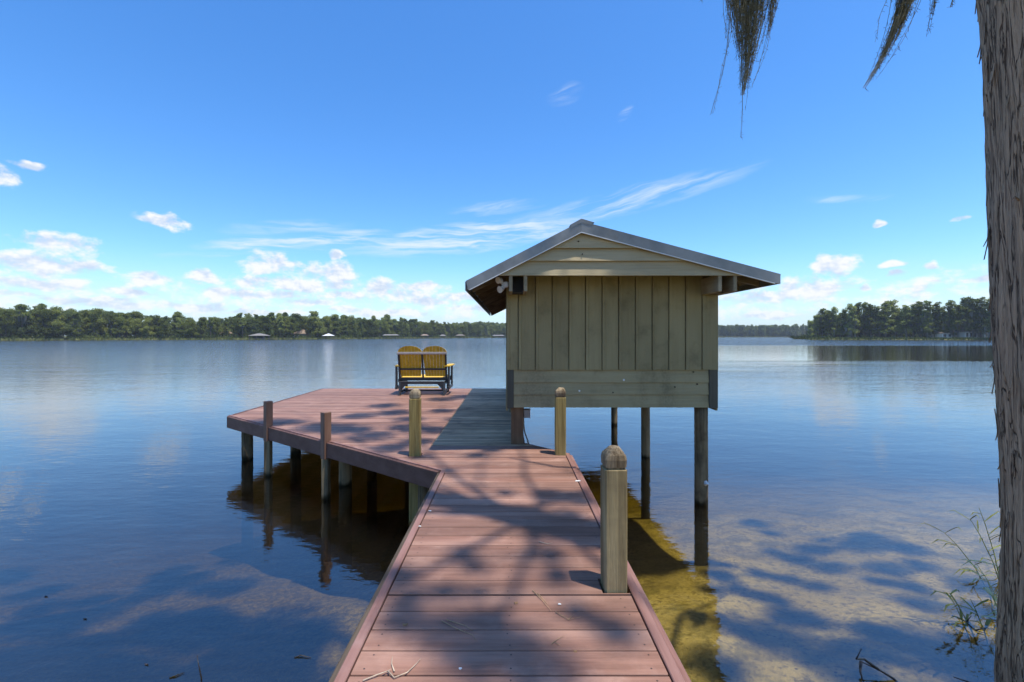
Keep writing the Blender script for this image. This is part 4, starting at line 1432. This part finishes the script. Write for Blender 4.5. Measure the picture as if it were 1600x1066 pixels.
# ------------------------------------------------------------------ near cypress: trunk, limbs, crown
TX, TY = 2.68, 2.05
tree = thing('cypress_tree', (TX, TY, -0.5), 'large near cypress trunk with shredded grey bark at the right edge', 'tree')
trg = np.random.default_rng(3)
NA, NZ = 132, 330
def smooth_noise(n, rngx, cells):
    k_ = rngx.normal(size=cells)
    x = np.arange(n) / n * cells
    i = x.astype(int)
    f = x - i
    f = f * f * (3 - 2 * f)
    return k_[i % cells] * (1 - f) + k_[(i + 1) % cells] * f
ridge = smooth_noise(NA, trg, 44) * 0.0065 + smooth_noise(NA, trg, 15) * 0.009
ridge2 = smooth_noise(NA, trg, 44) * 0.0065 + smooth_noise(NA, trg, 15) * 0.009
vs = []
def trunk_c(z):
    t = z - ZC
    return TX - 0.055 - 0.058 * t + 0.0016 * t * abs(t), TY + 0.01 * t
def trunk_r(z):
    return max(0.06, 0.335 - 0.0155 * z + 0.14 * math.exp(-(z + 0.4) / 0.5))
for iz in range(NZ):
    z = -0.9 + 19.0 * (iz / (NZ - 1)) ** 1.25
    cx, cy = trunk_c(z)
    m_ = 0.5 + 0.5 * math.sin(z * 1.7)
    shift_ = int(round(3.0 * math.sin(z * 0.9)))
    dr = np.roll(ridge * (1 - m_) + ridge2 * m_, shift_)
    rad = trunk_r(z) + dr * (0.7 + 0.5 * math.sin(z * 3.3)) + trg.normal(size=NA) * 0.0012
    th_ = 2 * np.pi * np.arange(NA) / NA
    for j in range(NA):
        vs.append((cx + rad[j] * math.cos(th_[j]), cy + rad[j] * math.sin(th_[j]), z))
fs = [(i * NA + j, i * NA + (j + 1) % NA, (i + 1) * NA + (j + 1) % NA, (i + 1) * NA + j) for i in range(NZ - 1) for j in range(NA)]
b = MB().add(vs, fs)
trunk = b.build('trunk', MT['bark'], tree, smooth=True, origin=(TX, TY, 0))
# loose strips of bark standing off the trunk
fl_ = MB()
fr2 = random.Random(9)
for i in range(520):
    z = fr2.uniform(-0.2, 6.0)
    a = fr2.uniform(0, 6.283)
    cx, cy = trunk_c(z)
    r = trunk_r(z) + .006
    L = fr2.uniform(.03, .16)
    wv = fr2.uniform(.003, .010)
    lift = fr2.uniform(.002, .020) * (1.6 if fr2.random() < .12 else 1)
    ca, sa = math.cos(a), math.sin(a)
    sgn = 1 if fr2.random() < .5 else -1
    pts = []
    for t, o_ in ((0, 0.0), (.5, lift * .35), (1, lift)):
        zz = z + sgn * L * t
        q = r + o_
        for s_ in (-1, 1):
            pts.append((cx + q * ca - s_ * wv * sa * (1 - .5 * t), cy + q * sa + s_ * wv * ca * (1 - .5 * t), zz))
        pts.append((cx + (q - .004) * ca, cy + (q - .004) * sa, zz))
    fl_.add(pts, [(0, 1, 4, 3), (3, 4, 7, 6), (1, 2, 5, 4), (4, 5, 8, 7), (2, 0, 3, 5), (5, 3, 6, 8), (6, 7, 8)])
tag(fl_.build('bark_strips', MT['bark'], trunk), kind='stuff')
# stub twigs on the trunk's left side
for py, px in ((728, 1553), (735, 1556), (310, 1540)):
    z = ZC + (CY - py) / F * TY
    cx, cy = trunk_c(z)
    x = cx - trunk_r(z)
    MB().tube([(x + .02, cy, z - .02), (x - .025, cy - .01, z + .005), (x - .05, cy - .02, z - .012)], [.006, .004, .0015], 5).build('twig', MT['bark'], tree)

# crown: unseen clumps set up-sun of each wanted shade spot; kept above the view
crng = random.Random(21)
clumps = []
def canopy(px, py, r, zg, dh=None):
    g = on_plane(px, py, zg)
    t = 11.0 + crng.uniform(0, 2.5) if dh is None else dh
    for _ in range(40):
        p = g + SUN * (t / SUN.z)
        if p.z > ZC + 0.80 * max(p.y, 0.5) + r + 0.25:
            break
        t += 0.3
    clumps.append((p, r))
    return p
pier_shade = [(858, 773, .17), (905, 778, .18), (812, 800, .16), (880, 812, .22), (918, 835, .20), (850, 832, .16), (690, 786, .12), (708, 800, .08), (722, 866, .11), (742, 885, .08), (744, 925, .06), (858, 866, .11),
              (872, 900, .10), (622, 900, .11), (640, 932, .10), (630, 968, .13), (700, 984, .16), (760, 968, .11), (800, 1008, .17), (740, 1036, .17), (850, 1046, .18), (962, 985, .12),
              (905, 960, .09), (790, 770, .08), (760, 790, .08), (700, 925, .07)]
for a in pier_shade:
    canopy(a[0], a[1], a[2] * 1.08, ZD)
plat_shade = [(495, 668, .40), (535, 670, .42), (580, 682, .35), (560, 650, .34), (615, 645, .36), (602, 634, .34), (690, 624, .36), (725, 620, .36), (690, 642, .26), (640, 668, .34), (676, 672, .30), (722, 690, .22),
              (745, 712, .14), (768, 702, .16), (610, 700, .26), (650, 690, .24), (640, 655, .28), (560, 672, .25), (720, 655, .3), (740, 640, .34), (450, 660, .30), (700, 735, .10), (655, 715, .14)]
for a in plat_shade:
    canopy(*a, ZD)
for line, r in [([(1190, 775), (1230, 820), (1310, 850), (1380, 880), (1440, 930), (1480, 980)], .20), ([(1300, 815), (1400, 825), (1450, 860), (1490, 920)], .22),
                ([(1110, 835), (1200, 850), (1290, 880), (1340, 905)], .14), ([(1120, 885), (1220, 905), (1300, 960), (1400, 985), (1500, 1040)], .17),
                ([(1150, 960), (1230, 980), (1310, 1030), (1400, 1090)], .20), ([(1110, 1010), (1200, 1060)], .17), ([(1400, 860), (1440, 900), (1480, 940)], .24), ([(1330, 1000), (1430, 1060)], .14), ([(1230, 790), (1290, 800), (1350, 815)], .12), ([(1530, 900), (1560, 980)], .2)]:
    for (x0, y0), (x1, y1) in zip(line[:-1], line[1:]):
        n = max(1, int(math.hypot(x1 - x0, y1 - y0) / 40))
        for i in range(n):
            t = (i + crng.uniform(-.2, .2)) / n
            canopy(x0 + (x1 - x0) * t + crng.uniform(-8, 8), y0 + (y1 - y0) * t + crng.uniform(-5, 5), r * crng.uniform(.75, 1.40), -0.4)
for i in range(70):
    canopy(crng.uniform(-60, 500), crng.uniform(880, 1080), crng.uniform(.25, .50), -0.7)
for i in range(5):
    canopy(crng.uniform(1130, 1560), crng.uniform(790, 1060), crng.uniform(.2, .34), -0.5)
for i in range(16):
    canopy(crng.uniform(0, 420), crng.uniform(790, 860), crng.uniform(.25, .45), -0.7)
# part of the gable and the right roof lie in shade too
for (x, z, r) in [(1.55, 3.1, .30), (1.85, 3.05, .30), (2.2, 3.0, .30), (2.5, 2.95, .28), (0.98, 3.15, .07), (1.35, 3.25, .18), (2.8, 2.9, .3)]:
    g = Vector((x, 5.38, z))
    clumps.append((g + SUN * (9.0 + crng.uniform(0, 2.0)), r))
for i in range(70):                        # the rest of the crown over the bank and behind the viewpoint
    a, rr = crng.uniform(0, 6.283), 5.5 * math.sqrt(crng.random())
    clumps.append((Vector((TX + rr * math.cos(a), TY - 9.5 + rr * math.sin(a), crng.uniform(8, 13.5))), crng.uniform(.4, .75)))
for i in range(26):
    a, rr = crng.uniform(0, 6.283), 2.0 * math.sqrt(crng.random())
    clumps.append((Vector((TX + 4.2 + rr * math.cos(a), TY - 2.2 + rr * math.sin(a), crng.uniform(9.5, 14.0))), crng.uniform(.35, .7)))
nr = np.random.default_rng(8)
out = []
for p, r in clumps:
    n = int(4300 * r * r) + 40
    out.append(leaf_quads(nr, blob_points(nr, p, (r * 1.05, r * 1.05, r * .55), n, 0.5), .115, .034, 0.8))
link('crown', np_mesh('crown', np.concatenate(out), 4, MT['leaf_near']), (0, 0, 0), tree)
# limbs: main limbs leave the trunk, twigs reach every clump
limbs = MB()
mains = []
def limb(z0, tip, r0, bend=0.6):
    cx, cy = trunk_c(z0)
    a, c_ = Vector((cx, cy, z0)), Vector(tip)
    pts, rads = [], []
    for i in range(9):
        t = i / 8
        p = a.lerp(c_, t) + Vector((crng.uniform(-.08, .08), crng.uniform(-.08, .08), bend * math.sin(t * math.pi)))
        pts.append(p)
        rads.append(r0 * (1 - .82 * t))
    limbs.tube(pts, rads, 7)
    mains.extend(pts[1:])
limb(9.4, (2.9, 6.2, 12.2), 0.033)
limb(10.0, (0.6, 6.4, 13.0), 0.038)
limb(10.6, (-1.2, 6.8, 13.3), 0.035)
limb(9.6, (-1.6, 2.2, 12.3), 0.038)
limb(10.4, (-3.4, 2.9, 13.2), 0.035)
limb(9.0, (1.6, 2.6, 12.0), 0.033)
limb(10.2, (6.0, 4.2, 12.8), 0.035)
limb(9.5, (5.6, 1.8, 12.4), 0.035)
limb(9.6, (2.0, -4.5, 11.5), 0.038)
limb(9.2, (5.5, -4.0, 11.5), 0.035)
limb(9.8, (-1.6, -4.0, 11.5), 0.035)
limb(11.5, (3.2, 4.0, 14.0), 0.027)
for p, r in sorted(clumps, key=lambda c_: min((m_ - c_[0]).length for m_ in mains)):
    q = min(mains, key=lambda m_: (m_ - p).length)
    mid = q.lerp(p, .5) + Vector((crng.uniform(-.1, .1), crng.uniform(-.1, .1), .10))
    limbs.tube([q, mid, p], [.012, .009, .005], 4, cap=False)
    mains.extend([mid, p])
limbs.build('limbs', MT['bark'], tree, smooth=True, origin=(TX, TY, 0))

# ------------------------------------------------------------------ hanging moss
def moss(label, top, strands, seed):
    """strands: (x px top, x px bottom, y px bottom, spread px, count) at the depth of top"""
    rr = random.Random(seed)
    b = MB()
    d = top[1]
    for (xt, xb, yb, sp, cnt) in strands:
        for i in range(cnt):
            dd_ = d + rr.uniform(-.07, .07)
            f = rr.random() ** 1.15 if cnt > 3 else 0.0     # most strands end above the tip
            off = rr.gauss(0, .50)
            ex_ = rr.uniform(.35, 1.5)
            x0p = xt + off * sp
            yend = yb - f * (yb + 60)
            ytop = -95 + rr.uniform(-25, 15)
            n = 15
            pts, rads = [], []
            ph, am, fq = rr.uniform(0, 6.28), rr.uniform(.8, 3.2), rr.uniform(7, 17)
            for k_ in range(n):
                t = k_ / (n - 1)
                yv = ytop + (yend - ytop) * t
                g = max(0.0, min(1.0, (yv + 60) / (yb + 60)))
                xc = xt + (xb - xt) * g ** 1.7
                xv = xc + (x0p - xt) * max(.05, (1 - g) ** ex_) + am * math.sin(ph + t * fq) * (1 - .4 * g)
                p = at(xv, yv, dd_)
                pts.append(p)
                rads.append(.0030 * (1 - .62 * t))
            b.tube(pts, rads, 3, cap=False)
            for k_ in range(1, n - 1):                       # short side curls
                for _ in range(2):
                    p = pts[k_].lerp(pts[k_ + 1], rr.random())
                    e = p + Vector((rr.uniform(-.024, .024), rr.uniform(-.020, .020), rr.uniform(-.034, .012)))
                    b.tube([p, (p + e) / 2 + Vector((rr.uniform(-.005, .005), 0, .003)), e], [.0018, .0014, .0007], 3, cap=False)
    o = b.build('spanish_moss', MT['moss'], None, origin=tuple(top))
    return tag(o, label, 'moss', 'clumps of hanging moss')
moss('thick brown beard of hanging moss at the top, left of the trunk', (2.13, 4.0, 5.7),
     [(1178, 1160, 150, 34, 250), (1150, 1156, 92, 26, 140), (1210, 1200, 58, 17, 90), (1186, 1162, 178, 8, 10), (1150, 1112, 178, 3, 3), (1162, 1157, 215, 1, 2), (1140, 1133, 64, 8, 12)], 31)
moss('curved tapering tail of hanging moss at the top, nearest the trunk', (3.1, 3.6, 5.2), [(1424, 1350, 139, 19, 140), (1432, 1395, 70, 10, 30)], 32)
moss('short thin wisp of hanging moss between the curved tail and the trunk', (3.4, 3.6, 5.2), [(1468, 1446, 60, 8, 22), (1498, 1485, 14, 7, 8)], 33)
moss('single thread of hanging moss left of the thick beard', (1.6, 4.0, 5.6), [(1100, 1097, 25, 2, 4)], 34)
# boughs above the frame that carry the moss
bb = MB()
cx, cy = trunk_c(5.6)
bb.tube([(cx, cy, 5.7), (2.9, 3.0, 5.85), (2.45, 3.6, 5.95), (2.13, 4.02, 5.85), (1.7, 4.1, 5.95), (1.3, 4.4, 6.3)], [.07, .055, .045, .035, .026, .012], 7)
bb.tube([(2.9, 3.0, 5.82), (3.15, 3.6, 5.55), (3.5, 3.75, 5.6), (3.9, 4.0, 5.8)], [.035, .028, .02, .01], 6)
bb.build('bough', MT['bark'], tree, smooth=True)

# ------------------------------------------------------------------ reeds beside the trunk
def reed_clump(label, px, py, blades, seed, hgt, leanx):
    rr = random.Random(seed)
    base = on_plane(px, py, 0.0)
    o = thing('reed_plant', (base.x, base.y, -.4), label, 'reed', 'reeds beside the near trunk')
    b = MB()
    for s_ in range(max(3, blades // 8)):
        sx, sy = rr.uniform(-.10, .10), rr.uniform(-.08, .08)
        h = hgt * rr.uniform(.55, 1.05)
        lx = leanx * rr.uniform(.4, 1.3)
        pts = [(base.x + sx + lx * t * t, base.y + sy + .06 * t, -.4 + (h + .4) * t) for t in (0, .3, .6, .85, 1)]
        b.tube(pts, [.005, .005, .004, .003, .0015], 5)
        for k_ in range(8):
            t = .42 + .58 * rr.random()
            p = Vector((base.x + sx + lx * t * t, base.y + sy + .06 * t, -.4 + (h + .4) * t))
            a = rr.uniform(0, 6.28)
            L = rr.uniform(.10, .24)
            dr = Vector((math.cos(a) - .35, math.sin(a) * .7, rr.uniform(.1, .8))).normalized()
            sd = dr.cross(Vector((0, 0, 1))).normalized()
            wv = rr.uniform(.005, .010)
            q0, q1, q2, q3 = p, p + dr * L * .35, p + dr * L * .7 + Vector((0, 0, -.05 * L)), p + dr * L + Vector((0, 0, -.38 * L))
            up = Vector((0, 0, .0035))
            v = [q0 - sd * wv * .4, q0 + sd * wv * .4, q1 - sd * wv, q1 + sd * wv, q2 - sd * wv * .8, q2 + sd * wv * .8, q3, q0 - up, q1 - up * 1.4, q2 - up]
            b.add(v, [(0, 1, 3, 2), (2, 3, 5, 4), (4, 5, 6), (1, 7, 8, 3), (3, 8, 9, 5), (5, 9, 6), (7, 0, 2, 8), (8, 2, 4, 9), (9, 4, 6)])
    b.build('leafy_stem', MT['reed'], o)
reed_clump('tallest leaning reed plant beside the near trunk', 1566, 905, 28, 51, .62, -.36)
reed_clump('lower bushy reed plant in front of the taller one, by the trunk', 1570, 965, 24, 52, .48, -.22)
reed_clump('small sparse reed sprig nearest the foot of the trunk', 1548, 985, 14, 53, .26, -.20)

# ------------------------------------------------------------------ sticks in the shallows, litter on the dock
def stick(name, pts, r, m_, label, cat, group=None):
    n = len(pts)
    o = MB()
    if isinstance(pts[0][0], (list, tuple, Vector)):
        for pp in pts:
            o.tube(pp, [r * (1 - .7 * i / (len(pp) - 1)) for i in range(len(pp))], 6)
    else:
        o.tube(pts, [r * (1 - .7 * i / (n - 1)) for i in range(n)], 6)
    return tag(o.build(name, MT[m_], None, smooth=True), label, cat, group)
def wp(px, py, z):
    g = on_plane(px, py, z)
    return (g.x, g.y, z)
stick('sunken_branch', [[wp(1440, 1100, -.12), wp(1395, 1060, .01), wp(1372, 1046, .04), wp(1345, 1034, .06)], [wp(1372, 1046, .04), wp(1350, 1030, .10), wp(1338, 1030, .12), wp(1346, 1014, .17)],
                        [wp(1345, 1034, .06), wp(1344, 1050, .03), wp(1349, 1066, -.02)]], .010, 'darktwig', 'dark forked branch sticking out of the shallows at lower right', 'branch', 'sticks in the shallows')
stick('sunken_branch', [[wp(1560, 1092, -.10), wp(1520, 1068, .0), wp(1490, 1058, .03)]], .009, 'darktwig', 'dark stick in the shallows close to the trunk foot', 'branch', 'sticks in the shallows')
stick('sunken_branch', [[wp(1488, 962, -.02), wp(1510, 972, .03), wp(1524, 985, .05), wp(1541, 990, .02)], [wp(1510, 972, .03), wp(1518, 962, .07)], [wp(1524, 985, .05), wp(1545, 980, .07)]], .005, 'darktwig', 'thin dark twig floating below the reeds', 'branch', 'sticks in the shallows')
stick('upright_stick', [wp(316, 1085, -.3), wp(315, 1062, .0), wp(311, 1042, .09), wp(308, 1024, .14)], .006, 'darktwig', 'thin upright stick in the water at lower left', 'branch', 'sticks in the shallows')
stick('floating_twig', [wp(265, 1060, .0), wp(275, 1056, .006), wp(288, 1051, .004)], .006, 'pile', 'brown twig floating left of the upright stick', 'branch', 'sticks in the shallows')
stick('floating_twig', [wp(460, 1028, .0), wp(470, 1024, .008), wp(486, 1028, .004)], .006, 'darktwig', 'dark twig floating beside the walkway at lower left', 'branch', 'sticks in the shallows')
for i, (px, py) in enumerate([(72, 932), (133, 967), (229, 1038)]):
    g = on_plane(px, py, .004)
    b = MB()
    r = .013
    b.rings([[(g.x + r * math.cos(t) * q, g.y + r * .6 * math.sin(t) * q, z + .004 * math.cos(2 * t)) for t in [k_ * 1.0472 for k_ in range(6)]] for q, z in ((.8, .001), (1, .006))])
    tag(b.build('floating_leaf', MT['darktwig']), 'small leaf floating on the open water at lower left', 'leaf', 'leaves floating at lower left')

zt_ = ZD + .007
def dk(px, py, z=0.006):
    g = on_plane(px, py, ZD)
    return (g.x, g.y, ZD + z)
stick('fallen_twig', [[dk(567, 1066), dk(590, 1058, .01), dk(606, 1053, .012), dk(611, 1050, .012)], [dk(606, 1053, .012), dk(616, 1062, .008), dk(636, 1054, .008), dk(650, 1040, .006), dk(657, 1032, .006)],
                      [dk(616, 1052, .008), dk(612, 1040, .007), dk(613, 1030, .012)]], .0032, 'twig', 'pale forked twig lying on the nearest planks at lower left', 'twig', 'twigs fallen on the walkway')
stick('pine_needle', [[dk(690, 972), dk(715, 985), dk(738, 994), dk(744, 1003)], [dk(697, 970), dk(728, 980), dk(741, 990)]], .0022, 'needle', 'pair of long brown pine needles on the walkway, left of centre', 'pine needle', 'twigs fallen on the walkway')
stick('pine_needle', [[dk(832, 924), dk(848, 940), dk(861, 956)], [dk(840, 929), dk(856, 945)]], .0022, 'needle', 'dry pine needles on the walkway left of the near post', 'pine needle', 'twigs fallen on the walkway')
stick('pine_needle', [[dk(868, 958), dk(888, 970), dk(908, 966)], [dk(888, 970), dk(896, 962)]], .0020, 'needle', 'crossed pine needles on a plank joint in front of the near post', 'pine needle', 'twigs fallen on the walkway')
stick('pine_needle', [[dk(862, 1008), dk(872, 1000), dk(881, 996)], [dk(868, 1006), dk(876, 1011)]], .0020, 'needle', 'short tuft of dry needles near the bottom middle of the walkway', 'pine needle', 'twigs fallen on the walkway')
stick('pine_needle', [[dk(842, 848), dk(855, 851), dk(863, 850)]], .0030, 'twig', 'short pale twig on the walkway beside the post top', 'twig', 'twigs fallen on the walkway')
for i, (px, py, s_, m_, lb) in enumerate([(633, 977, .012, 'deadleaf', 'curled brown leaf on a plank near the left border'), (899, 1019, .010, 'deadleaf', 'small reddish leaf scrap on a near plank right of centre'),
                                          (806, 943, .010, 'deadleaf', 'brown leaf scrap in the middle of the walkway'), (903, 752, .030, 'white', 'pale dropping on the walkway near its right edge'),
                                          (672, 799, .012, 'white', 'white speck near the left border of the walkway'), (656, 823, .010, 'white', 'second white speck further down the left border'),
                                          (874, 945, .009, 'white', 'white fleck on a plank left of the near post'), (719, 1046, .009, 'white', 'white fleck on the nearest planks')]):
    g = dk(px, py)
    b = MB()
    rr = random.Random(i)
    ring = lambda q, z: [(g[0] + s_ * q * math.cos(t) * rr.uniform(.7, 1.3), g[1] + s_ * q * .6 * math.sin(t) * rr.uniform(.7, 1.3), ZD + z + (.004 * math.cos(2 * t) if m_ == 'deadleaf' else 0)) for t in [k_ * .7854 for k_ in range(8)]]
    b.rings([ring(1, .0025), ring(.8, .006)])
    tag(b.build('leaf_scrap' if m_ == 'deadleaf' else 'bird_dropping', MT[m_]), lb, 'leaf' if m_ == 'deadleaf' else 'dropping', 'litter on the walkway')

# ------------------------------------------------------------------ summer haze over the lake
mm, k = mat('summer_haze')
pv = k.n('ShaderNodeVolumePrincipled')
pv.inputs['Color'].default_value = (0.82, 0.90, 1.0, 1)
pv.inputs['Density'].default_value = 0.00016
k.put(k.out.inputs['Volume'], pv.outputs[0])
hz = MB().box((-2700, -70, -8), (2700, 2700, 32)).build('haze', mm)
tag(hz, kind='stuff', label='thin summer haze over the lake', cat='haze')
